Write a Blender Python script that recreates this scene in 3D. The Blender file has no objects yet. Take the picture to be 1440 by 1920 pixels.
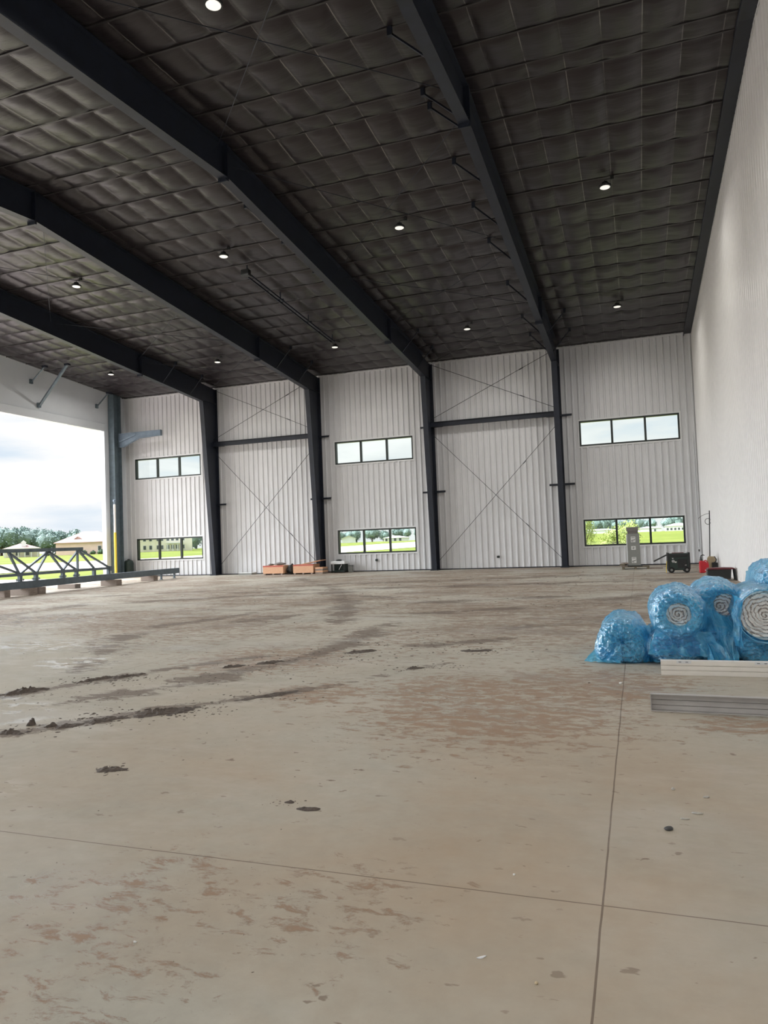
import bpy, bmesh, math, random
from mathutils import Vector, Matrix, noise
S = bpy.context.scene
COL = S.collection
PI = math.pi
rnd = random.Random(7)

# ------------------------------------------------------------------ camera
cam_d = bpy.data.cameras.new('camera')
cam = bpy.data.objects.new('camera', cam_d); COL.objects.link(cam)
F_PX = 1365.69
PITCH, YAW, ROLL = 0.0401, 0.3339, -0.0371
fw = Vector((-math.sin(YAW)*math.cos(PITCH), math.cos(YAW)*math.cos(PITCH), math.sin(PITCH)))
rt = Vector((math.cos(YAW), math.sin(YAW), 0)); up = rt.cross(fw)
cr, sr = math.cos(ROLL), math.sin(ROLL)
rt2 = rt*cr + up*sr; up2 = up*cr - rt*sr
M4 = Matrix(((rt2.x, up2.x, -fw.x, 0), (rt2.y, up2.y, -fw.y, 0), (rt2.z, up2.z, -fw.z, 1.6), (0, 0, 0, 1)))
cam.matrix_world = M4
cam_d.sensor_fit = 'VERTICAL'; cam_d.sensor_height = 36; cam_d.sensor_width = 27
cam_d.lens = F_PX/1920*36; cam_d.clip_start = .05; cam_d.clip_end = 5000
S.camera = cam

# ------------------------------------------------------------------ exposure, sky, sun
S.view_settings.view_transform = 'Standard'; S.view_settings.look = 'None'
S.view_settings.gamma = 1; S.view_settings.use_curve_mapping = False
S.view_settings.exposure = 0.0
SKY_GLOW = 18.5        # strength of a bright sky patch added out of view to light the hangar
SUN_POWER = 4.4
LAMP_POWER = 140.0
SUN_AZ = Vector((-.80, -.60, 0)); SUN_EL = math.radians(66)
sun_dir = Vector((SUN_AZ.x*math.cos(SUN_EL), SUN_AZ.y*math.cos(SUN_EL), math.sin(SUN_EL))).normalized()
sd = bpy.data.lights.new('sun', 'SUN'); sd.energy = SUN_POWER; sd.angle = math.radians(12); sd.color = (1, .96, .9)
so = bpy.data.objects.new('sun', sd); COL.objects.link(so); so.rotation_euler = (-sun_dir).to_track_quat('-Z', 'Y').to_euler()

W = bpy.data.worlds.new('sky'); S.world = W; W.use_nodes = True
nt = W.node_tree; nt.nodes.clear()
def N(t, ty, **k):
    n = t.nodes.new(ty)
    for a, b in k.items(): setattr(n, a, b)
    return n
def lk(t, a, b): t.links.new(a, b)
def math_n(t, op, a, b=None, c=None, clamp=False):
    n = N(t, 'ShaderNodeMath', operation=op); n.use_clamp = clamp
    for i, v in enumerate((a, b, c)):
        if v is None: continue
        if isinstance(v, (int, float)): n.inputs[i].default_value = v
        else: lk(t, v, n.inputs[i])
    return n.outputs[0]
def ramp(t, fac, stops, interp='LINEAR'):
    n = N(t, 'ShaderNodeValToRGB'); n.color_ramp.interpolation = interp
    e = n.color_ramp.elements
    while len(e) > 1: e.remove(e[0])
    e[0].position = stops[0][0]; e[0].color = (*stops[0][1], 1) if len(stops[0][1]) == 3 else stops[0][1]
    for p, c in stops[1:]:
        x = e.new(p); x.color = (*c, 1)
    if fac is not None: lk(t, fac, n.inputs[0])
    return n.outputs[0]
def g3(v): return (v, v, v)
def noise_n(t, vec, scale, detail=4, rough=.55, dist=0.0):
    n = N(t, 'ShaderNodeTexNoise'); n.inputs['Scale'].default_value = scale
    n.inputs['Detail'].default_value = detail; n.inputs['Roughness'].default_value = rough; n.inputs['Distortion'].default_value = dist
    if vec is not None: lk(t, vec, n.inputs['Vector'])
    return n.outputs[0]
def mixc(t, fac, a, b, mode='MIX'):
    n = N(t, 'ShaderNodeMix', data_type='RGBA', blend_type=mode)
    for i, v in ((0, fac), (6, a), (7, b)):
        if isinstance(v, (int, float)): n.inputs[i].default_value = v
        elif isinstance(v, tuple): n.inputs[i].default_value = (*v, 1)
        else: lk(t, v, n.inputs[i])
    return n.outputs[2]
def mapping(t, vec, loc=(0, 0, 0), rot=(0, 0, 0), sc=(1, 1, 1)):
    n = N(t, 'ShaderNodeMapping'); n.inputs[1].default_value = loc; n.inputs[2].default_value = rot; n.inputs[3].default_value = sc
    lk(t, vec, n.inputs[0]); return n.outputs[0]

tc = N(nt, 'ShaderNodeTexCoord')
vdir = tc.outputs['Generated']
sep = N(nt, 'ShaderNodeSeparateXYZ'); lk(nt, vdir, sep.inputs[0])
cl_v = mapping(nt, vdir, loc=(3.1, 1.7, .6), sc=(1.3, 1.3, 6.5))
cl = noise_n(nt, cl_v, 2.3, 7, .52, .25)
cl_col = ramp(nt, cl, [(.32, (.60, .74, .89)), (.41, (.78, .87, .96)), (.49, (.96, .98, 1.0)), (.58, (1.12, 1.12, 1.12))])
hor = ramp(nt, sep.outputs[2], [(0.0, g3(1)), (.07, g3(0))])
sky_c = mixc(nt, math_n(nt, 'MULTIPLY', hor, .65), cl_col, (1.0, 1.0, 1.0))
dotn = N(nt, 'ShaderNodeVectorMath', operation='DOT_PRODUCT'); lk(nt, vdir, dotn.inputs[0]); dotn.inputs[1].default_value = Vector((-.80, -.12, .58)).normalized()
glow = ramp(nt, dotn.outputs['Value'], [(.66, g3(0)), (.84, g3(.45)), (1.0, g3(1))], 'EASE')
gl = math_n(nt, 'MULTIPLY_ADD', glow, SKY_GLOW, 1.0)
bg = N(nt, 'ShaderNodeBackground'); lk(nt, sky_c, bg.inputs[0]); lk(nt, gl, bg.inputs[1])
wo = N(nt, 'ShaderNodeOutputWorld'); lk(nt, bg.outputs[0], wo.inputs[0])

# ------------------------------------------------------------------ helpers
def obj(name, bm, mat, parent=None, smooth=False, loc=None):
    me = bpy.data.meshes.new(name); bm.to_mesh(me); bm.free()
    if smooth:
        for p in me.polygons: p.use_smooth = True
    if mat is not None: me.materials.append(mat)
    o = bpy.data.objects.new(name, me); COL.objects.link(o)
    if parent is not None: o.parent = parent
    if loc is not None: o.location = loc
    return o
def tag(o, label=None, cat=None, group=None, kind=None):
    if label: o['label'] = label
    if cat: o['category'] = cat
    if group: o['group'] = group
    if kind: o['kind'] = kind
    return o
def thing(name, label, cat, loc=(0, 0, 0), rz=0, group=None):
    o = bpy.data.objects.new(name, None); COL.objects.link(o); o.empty_display_size = .1
    o.location = loc; o.rotation_euler = (0, 0, rz)
    return tag(o, label, cat, group)
def struct(name, bm, mat, parent=None, smooth=False):
    o = obj(name, bm, mat, parent, smooth)
    if parent is None: o['kind'] = 'structure'
    return o
def dup(root, loc=None, rz=None, label=None, group=None, scale=None):
    r = root.copy(); COL.objects.link(r)
    if loc is not None: r.location = loc
    if rz is not None: r.rotation_euler = (0, 0, rz)
    if scale is not None: r.scale = scale
    if label: r['label'] = label
    if group: r['group'] = group
    for ch in root.children:
        c = ch.copy(); COL.objects.link(c); c.parent = r
        for g in ch.children:
            d = g.copy(); COL.objects.link(d); d.parent = c
    return r
def box(bm, a, b, bevel=0.0):
    x0, y0, z0 = (min(a[i], b[i]) for i in range(3)); x1, y1, z1 = (max(a[i], b[i]) for i in range(3))
    v = [bm.verts.new(p) for p in ((x0, y0, z0), (x1, y0, z0), (x1, y1, z0), (x0, y1, z0), (x0, y0, z1), (x1, y0, z1), (x1, y1, z1), (x0, y1, z1))]
    fs = [bm.faces.new([v[i] for i in q]) for q in ((3, 2, 1, 0), (4, 5, 6, 7), (0, 1, 5, 4), (1, 2, 6, 5), (2, 3, 7, 6), (3, 0, 4, 7))]
    if bevel:
        es = list({e for f in fs for e in f.edges})
        bmesh.ops.bevel(bm, geom=es, offset=bevel, segments=2, affect='EDGES', profile=.5)
    return bm
def bar(bm, p, q, w, h, upv=(0, 0, 1)):
    p = Vector(p); q = Vector(q); d = (q-p).normalized(); u = Vector(upv)
    s = d.cross(u)
    if s.length < 1e-4: s = d.cross(Vector((1, 0, 0)))
    s.normalize(); u = s.cross(d).normalized()
    r = []
    for e in (p, q):
        for a, b in ((-1, -1), (1, -1), (1, 1), (-1, 1)): r.append(bm.verts.new(e + s*(a*w/2) + u*(b*h/2)))
    for f in ((0, 1, 2, 3), (7, 6, 5, 4), (0, 4, 5, 1), (1, 5, 6, 2), (2, 6, 7, 3), (3, 7, 4, 0)): bm.faces.new([r[i] for i in f])
    return bm
def tube(bm, pts, r, n=8, caps=True):
    pts = [Vector(p) for p in pts]; rings = []; prev = None
    for i, p in enumerate(pts):
        d = (pts[min(i+1, len(pts)-1)] - pts[max(i-1, 0)]).normalized()
        if prev is None: s = d.orthogonal().normalized()
        else:
            s = (prev - d*prev.dot(d))
            s = s.normalized() if s.length > 1e-6 else d.orthogonal().normalized()
        prev = s; u = d.cross(s)
        rr = r[i] if isinstance(r, (list, tuple)) else r
        rings.append([bm.verts.new(p + (s*math.cos(2*PI*k/n) + u*math.sin(2*PI*k/n))*rr) for k in range(n)])
    for a, b in zip(rings, rings[1:]):
        for k in range(n): bm.faces.new((a[k], a[(k+1) % n], b[(k+1) % n], b[k]))
    if caps:
        bm.faces.new(rings[0][::-1]); bm.faces.new(rings[-1])
    return bm
def lathe(bm, prof, n=24, c=(0, 0, 0), axis='Z'):
    rings = []
    for r, z in prof:
        ring = []
        for k in range(n):
            a = 2*PI*k/n; x, y = r*math.cos(a), r*math.sin(a)
            p = (x, y, z) if axis == 'Z' else ((z, x, y) if axis == 'X' else (y, z, x))
            ring.append(bm.verts.new((c[0]+p[0], c[1]+p[1], c[2]+p[2])))
        rings.append(ring)
    for a, b in zip(rings, rings[1:]):
        for k in range(n): bm.faces.new((a[k], a[(k+1) % n], b[(k+1) % n], b[k]))
    bm.faces.new(rings[0][::-1]); bm.faces.new(rings[-1])
    return bm
def prism(bm, poly, axis, a, b, bevel=0):
    """poly of 2-D points extruded along axis from a to b. axis X: (y,z), Y: (x,z), Z: (x,y)"""
    def P(p, t): return (t, p[0], p[1]) if axis == 'X' else ((p[0], t, p[1]) if axis == 'Y' else (p[0], p[1], t))
    A = [bm.verts.new(P(p, a)) for p in poly]; B = [bm.verts.new(P(p, b)) for p in poly]
    n = len(poly); fs = [bm.faces.new(A[::-1]), bm.faces.new(B)]
    for i in range(n): fs.append(bm.faces.new((A[i], A[(i+1) % n], B[(i+1) % n], B[i])))
    bmesh.ops.recalc_face_normals(bm, faces=fs)
    if bevel:
        es = list({e for f in fs for e in f.edges})
        bmesh.ops.bevel(bm, geom=es, offset=bevel, segments=2, affect='EDGES', profile=.5)
    return bm
nb = bmesh.new

# ------------------------------------------------------------------ materials
def new_mat(name):
    m = bpy.data.materials.new(name); m.use_nodes = True; t = m.node_tree; t.nodes.clear()
    out = N(t, 'ShaderNodeOutputMaterial'); b = N(t, 'ShaderNodeBsdfPrincipled'); lk(t, b.outputs[0], out.inputs[0])
    return m, t, b, out
def mat(name, col, rough=.5, metal=0.0, var=.12, nscale=6.0, bump=0.0, bscale=40.0, spec=.5, emit=None, estr=0):
    m, t, b, o = new_mat(name)
    co = N(t, 'ShaderNodeTexCoord').outputs['Object']
    n = noise_n(t, co, nscale, 5, .6)
    lo = tuple(max(0, c*(1-var)) for c in col); hi = tuple(min(1, c*(1+var)) for c in col)
    lk(t, ramp(t, n, [(.3, lo), (.7, hi)]), b.inputs['Base Color'])
    b.inputs['Roughness'].default_value = rough; b.inputs['Metallic'].default_value = metal; b.inputs['Specular IOR Level'].default_value = spec
    if bump:
        bn = N(t, 'ShaderNodeBump'); bn.inputs['Strength'].default_value = bump; bn.inputs['Distance'].default_value = .01
        lk(t, noise_n(t, co, bscale, 6, .6), bn.inputs['Height']); lk(t, bn.outputs[0], b.inputs['Normal'])
    if emit:
        b.inputs['Emission Color'].default_value = (*emit, 1); b.inputs['Emission Strength'].default_value = estr
    return m
MT = {}
MT['wall'] = mat('white_wall_panel', (.67, .675, .69), .42, var=.03, nscale=1.5)
MT['wall_right'] = mat('white_liner_panel', (.71, .70, .685), .38, var=.03, nscale=1.2)
MT['wall_left'] = mat('white_flat_panel', (.66, .69, .73), .45, var=.03, nscale=1.0)  # white panel, slight cool tint stands in for lens flare
MT['steel'] = mat('dark_painted_steel', (.0105, .0145, .0255), .48, var=.25, nscale=3)
MT['purlin'] = mat('charcoal_purlin_paint', (.030, .027, .028), .45, var=.2, nscale=2)
MT['steel_green'] = mat('dark_green_primed_steel', (.10, .135, .16), .45, var=.2, nscale=4)  # dark green lifted lighter and bluer to carry the lens flare
MT['bracket'] = mat('blue_grey_steel', (.16, .21, .27), .5, var=.15, nscale=4)
MT['bronze'] = mat('dark_bronze_frame', (.018, .026, .024), .4, var=.15)
MT['trim'] = mat('light_trim', (.72, .73, .74), .45, var=.03)
MT['black'] = mat('black_plastic', (.016, .018, .018), .45, var=.2)
MT['rubber'] = mat('black_rubber', (.012, .012, .012), .8, var=.2)
MT['dgreen'] = mat('dark_green_plastic', (.022, .040, .034), .42, var=.2)
MT['grey_box'] = mat('grey_enclosure_paint', (.24, .245, .23), .45, var=.05)
MT['grey_cap'] = mat('brown_grey_card', (.17, .155, .145), .7, var=.1)
MT['paper'] = mat('white_sticker', (.72, .72, .70), .6, var=.03)
MT['scrap'] = mat('dusty_scrap', (.46, .44, .40), .5, var=.3, nscale=60)
MT['ink'] = mat('dark_print', (.06, .06, .06), .6, var=.1)
MT['red'] = mat('red_plastic', (.52, .018, .030), .38, var=.1)
MT['maroon'] = mat('dark_red_lid', (.12, .022, .028), .5, var=.15)
MT['tan'] = mat('tan_board', (.52, .42, .27), .8, var=.12, nscale=9)
MT['yellow'] = mat('yellow_paint', (.78, .58, .06), .45, var=.06)
MT['ivory'] = mat('white_pipe', (.75, .72, .68), .4, var=.04)
MT['white_metal'] = mat('white_painted_trim_steel', (.80, .76, .70), .42, var=.05, nscale=5)
MT['grey_metal'] = mat('grey_painted_channel', (.42, .40, .385), .45, var=.08, nscale=5)
MT['chrome'] = mat('bright_metal', (.6, .6, .6), .25, 1.0, var=.1)
MT['brick_wall'] = mat('pinkish_render', (.74, .56, .50), .8, var=.06, nscale=.6)
MT['cream'] = mat('cream_render', (.82, .76, .66), .8, var=.05, nscale=.4)
MT['white_build'] = mat('white_siding', (.72, .73, .74), .7, var=.05, nscale=.4)
MT['roof_red'] = mat('dusty_red_roof', (.38, .26, .25), .8, var=.12, nscale=.5)
MT['roof_grey'] = mat('pale_roof', (.55, .56, .56), .6, var=.06, nscale=.5)
MT['pane_dark'] = mat('dark_window', (.06, .07, .08), .2, var=.1)
MT['bark'] = mat('bark', (.07, .05, .035), .9, var=.2)
MT['mud'] = mat('dark_wet_mud', (.072, .053, .041), .65, var=.35, nscale=30, bump=.5, bscale=60)

def wood_mat(name, c0, c1, sc):
    m, t, b, o = new_mat(name); co = N(t, 'ShaderNodeTexCoord').outputs['Object']
    v = mapping(t, co, sc=sc)
    lk(t, ramp(t, noise_n(t, v, 6, 6, .65, .6), [(.3, c0), (.7, c1)]), b.inputs['Base Color']); b.inputs['Roughness'].default_value = .8
    return m
MT['wood'] = wood_mat('weathered_timber', (.16, .125, .105), (.36, .30, .26), (1, 9, 9))
MT['pallet'] = wood_mat('dull_pallet_wood', (.07, .06, .04), (.24, .20, .14), (1, 8, 8))
MT['osb'] = wood_mat('orange_strand_board', (.50, .25, .13), (.84, .54, .36), (9, 9, 5))
MT['osb_red'] = wood_mat('red_edge_paint', (.42, .07, .06), (.58, .16, .12), (9, 9, 5))

# leaves
def leaf_mat(name, a, b_):
    m, t, b, o = new_mat(name); co = N(t, 'ShaderNodeTexCoord').outputs['Object']
    lk(t, ramp(t, noise_n(t, co, .9, 5, .7), [(.3, a), (.7, b_)]), b.inputs['Base Color']); b.inputs['Roughness'].default_value = .7
    b.inputs['Specular IOR Level'].default_value = .2
    return m
MT['leaf'] = leaf_mat('tree_foliage', (.13, .19, .185), (.22, .30, .285))  # distance haze mixed into the green, paler and bluer
MT['leaf_y'] = leaf_mat('yellow_green_foliage', (.24, .30, .07), (.42, .46, .16))
MT['shrub'] = leaf_mat('dark_shrub_foliage', (.05, .09, .06), (.10, .16, .09))

# lawn, taxiway, apron
def ground_mat(name, stops, scale):
    m, t, b, o = new_mat(name); g = N(t, 'ShaderNodeNewGeometry').outputs['Position']
    n1 = noise_n(t, g, scale, 8, .6); lk(t, ramp(t, n1, stops), b.inputs['Base Color']); b.inputs['Roughness'].default_value = .9
    b.inputs['Specular IOR Level'].default_value = .1
    return m
MT['grass'] = ground_mat('mown_grass', [(.3, (.105, .130, .020)), (.5, (.140, .170, .030)), (.7, (.18, .20, .044))], .06)
MT['tarmac'] = ground_mat('pale_concrete_strip', [(.3, (.52, .45, .44)), (.7, (.64, .56, .545))], .2)

# ceiling lining: black faced blanket with pale straps
def ceiling_mat():
    m, t, b, o = new_mat('black_faced_insulation')
    pos = N(t, 'ShaderNodeNewGeometry').outputs['Position']; s = N(t, 'ShaderNodeSeparateXYZ'); lk(t, pos, s.inputs[0])
    k = math_n(t, 'DIVIDE', math_n(t, 'ADD', s.outputs[0], .23), .83)
    fr = math_n(t, 'ABSOLUTE', math_n(t, 'SUBTRACT', math_n(t, 'FRACT', math_n(t, 'ADD', k, .5)), .5))
    line = math_n(t, 'LESS_THAN', fr, .012)
    brk = ramp(t, noise_n(t, mapping(t, pos, sc=(1, .55, 1)), 1.1, 3, .6), [(.42, g3(.15)), (.58, g3(1))])
    f = math_n(t, 'MULTIPLY', line, brk)
    base = ramp(t, noise_n(t, pos, .7, 5, .6), [(.3, (.0160, .0120, .0140)), (.7, (.0245, .0190, .0215))])
    lk(t, mixc(t, f, base, (.17, .16, .15)), b.inputs['Base Color'])
    b.inputs['Roughness'].default_value = .33; b.inputs['Specular IOR Level'].default_value = .42
    bn = N(t, 'ShaderNodeBump'); bn.inputs['Strength'].default_value = .35; bn.inputs['Distance'].default_value = .03
    wr = noise_n(t, mapping(t, pos, rot=(0, 0, .25), sc=(.8, 4.5, 1)), 1.8, 5, .62, .5)
    lk(t, wr, bn.inputs['Height']); lk(t, bn.outputs[0], b.inputs['Normal'])
    return m
MT['ceiling'] = ceiling_mat()

# glass: thin clear pane
def glass_mat():
    m, t, b, o = new_mat('clear_glass'); t.nodes.remove(b)
    tr = N(t, 'ShaderNodeBsdfTransparent'); tr.inputs[0].default_value = (.95, .98, .965, 1)
    gl_ = N(t, 'ShaderNodeBsdfGlossy'); gl_.inputs['Roughness'].default_value = .03
    fr = N(t, 'ShaderNodeFresnel'); fr.inputs[0].default_value = 1.45
    mx = N(t, 'ShaderNodeMixShader'); lk(t, math_n(t, 'MULTIPLY', fr.outputs[0], .7), mx.inputs[0]); lk(t, tr.outputs[0], mx.inputs[1]); lk(t, gl_.outputs[0], mx.inputs[2]); lk(t, mx.outputs[0], o.inputs[0])
    return m
MT['glass'] = glass_mat()

# blue film
def film_mat(name='blue_plastic_film', body=.56):
    m, t, b, o = new_mat(name); t.nodes.remove(b)
    co = N(t, 'ShaderNodeTexCoord').outputs['Object']
    n1 = noise_n(t, co, 3.0, 6, .65, .8)
    bcol = ramp(t, n1, [(.25, (.035, .42, .78)), (.5, (.11, .60, .92)), (.75, (.48, .82, .97))])
    tr = N(t, 'ShaderNodeBsdfTransparent'); tr.inputs[0].default_value = (.30, .68, .90, 1)
    df = N(t, 'ShaderNodeBsdfDiffuse'); lk(t, bcol, df.inputs[0])
    tl = N(t, 'ShaderNodeBsdfTranslucent'); lk(t, bcol, tl.inputs[0])
    gl_ = N(t, 'ShaderNodeBsdfGlossy'); gl_.inputs['Roughness'].default_value = .12; gl_.inputs[0].default_value = (.82, .93, 1, 1)
    bn = N(t, 'ShaderNodeBump'); bn.inputs['Strength'].default_value = .8; bn.inputs['Distance'].default_value = .05
    def crease(sc_, d_): return math_n(t, 'ABSOLUTE', math_n(t, 'SUBTRACT', noise_n(t, co, sc_, 3, .55, d_), .5))
    h = math_n(t, 'SUBTRACT', 1.0, math_n(t, 'ADD', math_n(t, 'MULTIPLY', crease(5, 1.2), 1.1), math_n(t, 'ADD', math_n(t, 'MULTIPLY', crease(14, 1.6), .55), math_n(t, 'MULTIPLY', crease(36, 1.0), .2))))
    lk(t, h, bn.inputs['Height'])
    for x in (df, tl, gl_): lk(t, bn.outputs[0], x.inputs['Normal'])
    m1 = N(t, 'ShaderNodeMixShader'); m1.inputs[0].default_value = .32; lk(t, df.outputs[0], m1.inputs[1]); lk(t, tl.outputs[0], m1.inputs[2])
    m2 = N(t, 'ShaderNodeMixShader'); m2.inputs[0].default_value = body; lk(t, tr.outputs[0], m2.inputs[1]); lk(t, m1.outputs[0], m2.inputs[2])
    fr = N(t, 'ShaderNodeFresnel'); fr.inputs[0].default_value = 1.36; lk(t, bn.outputs[0], fr.inputs['Normal'])
    m3 = N(t, 'ShaderNodeMixShader'); lk(t, math_n(t, 'MINIMUM', math_n(t, 'ADD', fr.outputs[0], .05), .45), m3.inputs[0]); lk(t, m2.outputs[0], m3.inputs[1]); lk(t, gl_.outputs[0], m3.inputs[2]); lk(t, m3.outputs[0], o.inputs[0])
    return m
MT['film'] = film_mat()
MT['film_thin'] = film_mat('thin_blue_plastic_film', .30)

# rolled blanket: white facing and grey fibre in turns
def core_mat():
    m, t, b, o = new_mat('rolled_white_insulation')
    co = N(t, 'ShaderNodeTexCoord').outputs['Object']
    s = N(t, 'ShaderNodeSeparateXYZ'); lk(t, co, s.inputs[0])
    r = math_n(t, 'SQRT', math_n(t, 'ADD', math_n(t, 'POWER', s.outputs[0], 2.0), math_n(t, 'POWER', s.outputs[2], 2.0)))
    an = math_n(t, 'ARCTAN2', s.outputs[2], s.outputs[0])
    wob = math_n(t, 'MULTIPLY', math_n(t, 'SUBTRACT', noise_n(t, co, 5, 4, .6), .5), .17)
    ph = math_n(t, 'ADD', math_n(t, 'DIVIDE', math_n(t, 'ADD', r, wob), .043), math_n(t, 'DIVIDE', an, 2*PI))
    fr = math_n(t, 'FRACT', ph)
    lk(t, ramp(t, fr, [(0, (.20, .17, .155)), (.08, (.30, .26, .24)), (.22, (.88, .87, .85)), (.74, (.91, .90, .87)), (.88, (.55, .48, .43)), (1, (.20, .17, .155))]), b.inputs['Base Color'])
    b.inputs['Roughness'].default_value = .6
    return m
MT['core'] = core_mat()

# floor: dusty concrete with mud tracks
def floor_mat():
    m, t, b, o = new_mat('dirty_concrete_slab')
    pos = N(t, 'ShaderNodeNewGeometry').outputs['Position']; s = N(t, 'ShaderNodeSeparateXYZ'); lk(t, pos, s.inputs[0])
    X, Y = s.outputs[0], s.outputs[1]
    base = ramp(t, noise_n(t, pos, .55, 8, .62), [(.28, (.330, .318, .272)), (.5, (.410, .386, .326)), (.72, (.475, .442, .374))])
    fine = noise_n(t, pos, 9, 6, .65)
    base = mixc(t, .22, base, ramp(t, fine, [(.3, (.24, .215, .17)), (.7, (.47, .44, .37))]))
    # orange dust, thickest near the crossing joints
    dust = noise_n(t, mapping(t, pos, loc=(4, 2, 0)), .42, 7, .65, .4)
    reg = math_n(t, 'SUBTRACT', 1.0, math_n(t, 'DIVIDE', math_n(t, 'SQRT', math_n(t, 'ADD', math_n(t, 'POWER', math_n(t, 'ADD', X, 1.0), 2.0), math_n(t, 'POWER', math_n(t, 'SUBTRACT', Y, 3.4), 2.0))), 7.0), clamp=True)
    df = math_n(t, 'MULTIPLY', ramp(t, dust, [(.36, g3(0)), (.62, g3(1))]), math_n(t, 'MULTIPLY_ADD', reg, .85, .12))
    base = mixc(t, math_n(t, 'MULTIPLY', df, .66), base, (.385, .268, .170))
    # streaky brown smears
    sm = noise_n(t, mapping(t, pos, rot=(0, 0, .22), sc=(.75, 1.4, 1)), 6.5, 9, .78, .35)
    amt = ramp(t, noise_n(t, mapping(t, pos, loc=(9, 5, 0)), .20, 5, .6), [(.30, g3(0)), (.52, g3(1))])
    farm = math_n(t, 'DIVIDE', math_n(t, 'SUBTRACT', Y, 6.5), 6.0, clamp=True)
    zone = math_n(t, 'MAXIMUM', math_n(t, 'MULTIPLY', amt, farm), N(t, 'ShaderNodeAttribute', attribute_name='smear').outputs['Fac'])
    zone = math_n(t, 'MULTIPLY_ADD', zone, .86, .12)
    th = math_n(t, 'SUBTRACT', .66, math_n(t, 'MULTIPLY', zone, .215))
    sf = math_n(t, 'DIVIDE', math_n(t, 'SUBTRACT', sm, th), .07, clamp=True)
    smc = mixc(t, farm, (.285, .178, .112), (.225, .155, .108))
    base = mixc(t, math_n(t, 'MULTIPLY', sf, .82), base, smc)
    bs = noise_n(t, mapping(t, pos, rot=(0, 0, .18), sc=(.34, 1.25, 1)), 1.5, 9, .74, .9)
    bf = math_n(t, 'MULTIPLY', math_n(t, 'DIVIDE', math_n(t, 'SUBTRACT', bs, math_n(t, 'MULTIPLY_ADD', amt, -.09, .60)), .05, clamp=True), math_n(t, 'DIVIDE', math_n(t, 'SUBTRACT', Y, 9.5), 5.0, clamp=True))
    base = mixc(t, math_n(t, 'MULTIPLY', bf, .72), base, (.17, .118, .082))
    # wheel tracks: broken arcs of mud
    tot = N(t, 'ShaderNodeAttribute', attribute_name='track').outputs['Fac']
    brk = math_n(t, 'ADD', math_n(t, 'MULTIPLY', noise_n(t, mapping(t, pos, rot=(0, 0, -.85), sc=(.7, 1.5, 1)), 4.6, 9, .76, .6), .65), math_n(t, 'MULTIPLY', noise_n(t, mapping(t, pos, loc=(3, 3, 0)), .9, 3, .5), .35))
    tf = math_n(t, 'DIVIDE', math_n(t, 'SUBTRACT', math_n(t, 'MULTIPLY_ADD', tot, .17, brk), .575), .045, clamp=True)
    tf = math_n(t, 'MULTIPLY', tf, math_n(t, 'MULTIPLY', tot, 4.0, clamp=True))
    base = mixc(t, math_n(t, 'MULTIPLY', tf, .80), base, (.118, .084, .062))
    # small dark specks
    sp = noise_n(t, mapping(t, pos, sc=(1, 1.7, 1)), 6.5, 3, .55)
    spf = math_n(t, 'MULTIPLY', ramp(t, sp, [(.665, g3(0)), (.695, g3(1))]), ramp(t, noise_n(t, pos, .5, 3, .5), [(.40, g3(.15)), (.6, g3(1))]))
    base = mixc(t, math_n(t, 'MULTIPLY', spf, .85), base, (.14, .095, .065))
    # sawn joints
    def joint(c, p, w):
        wob = math_n(t, 'MULTIPLY', math_n(t, 'SUBTRACT', noise_n(t, pos, 3, 2, .5), .5), .008)
        return math_n(t, 'LESS_THAN', math_n(t, 'ABSOLUTE', math_n(t, 'ADD', math_n(t, 'SUBTRACT', c, p), wob)), w)
    jf = math_n(t, 'MAXIMUM', joint(X, -.22, .0045), joint(Y, 3.31, .004))
    for c, p in ((X, -6.6), (X, -13.0), (X, -19.4), (X, -25.8), (Y, 9.6), (Y, 16.0), (Y, 22.4), (Y, 28.8)): jf = math_n(t, 'MAXIMUM', jf, joint(c, p, .004))
    base = mixc(t, math_n(t, 'MULTIPLY', jf, .75), base, (.10, .065, .045))
    lk(t, base, b.inputs['Base Color'])
    wet0 = ramp(t, noise_n(t, mapping(t, pos, rot=(0, 0, .5), sc=(.5, 1.2, 1)), .75, 6, .62), [(.50, g3(.62)), (.60, g3(.34))])
    wet = N(t, 'ShaderNodeRGBToBW'); lk(t, wet0, wet.inputs[0]); wet = wet.outputs[0]
    wa = N(t, 'ShaderNodeAttribute', attribute_name='wet').outputs['Fac']
    wf = math_n(t, 'MULTIPLY', wa, math_n(t, 'DIVIDE', math_n(t, 'SUBTRACT', noise_n(t, mapping(t, pos, rot=(0, 0, .5), sc=(.8, 1.6, 1)), 3.2, 4, .6), .50), .04, clamp=True))
    wr_ = math_n(t, 'MULTIPLY_ADD', math_n(t, 'SUBTRACT', .13, wet), wf, wet)
    lk(t, wr_, b.inputs['Roughness']); b.inputs['Specular IOR Level'].default_value = .35
    bn = N(t, 'ShaderNodeBump'); bn.inputs['Strength'].default_value = .5; bn.inputs['Distance'].default_value = .012
    hh = math_n(t, 'ADD', math_n(t, 'ADD', math_n(t, 'MULTIPLY', tf, 1.2), math_n(t, 'MULTIPLY', fine, .25)), math_n(t, 'SUBTRACT', math_n(t, 'MULTIPLY', sf, .6), math_n(t, 'MULTIPLY', jf, 1.0)))
    lk(t, hh, bn.inputs['Height']); lk(t, bn.outputs[0], b.inputs['Normal'])
    return m
MT['floor'] = floor_mat()

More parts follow.
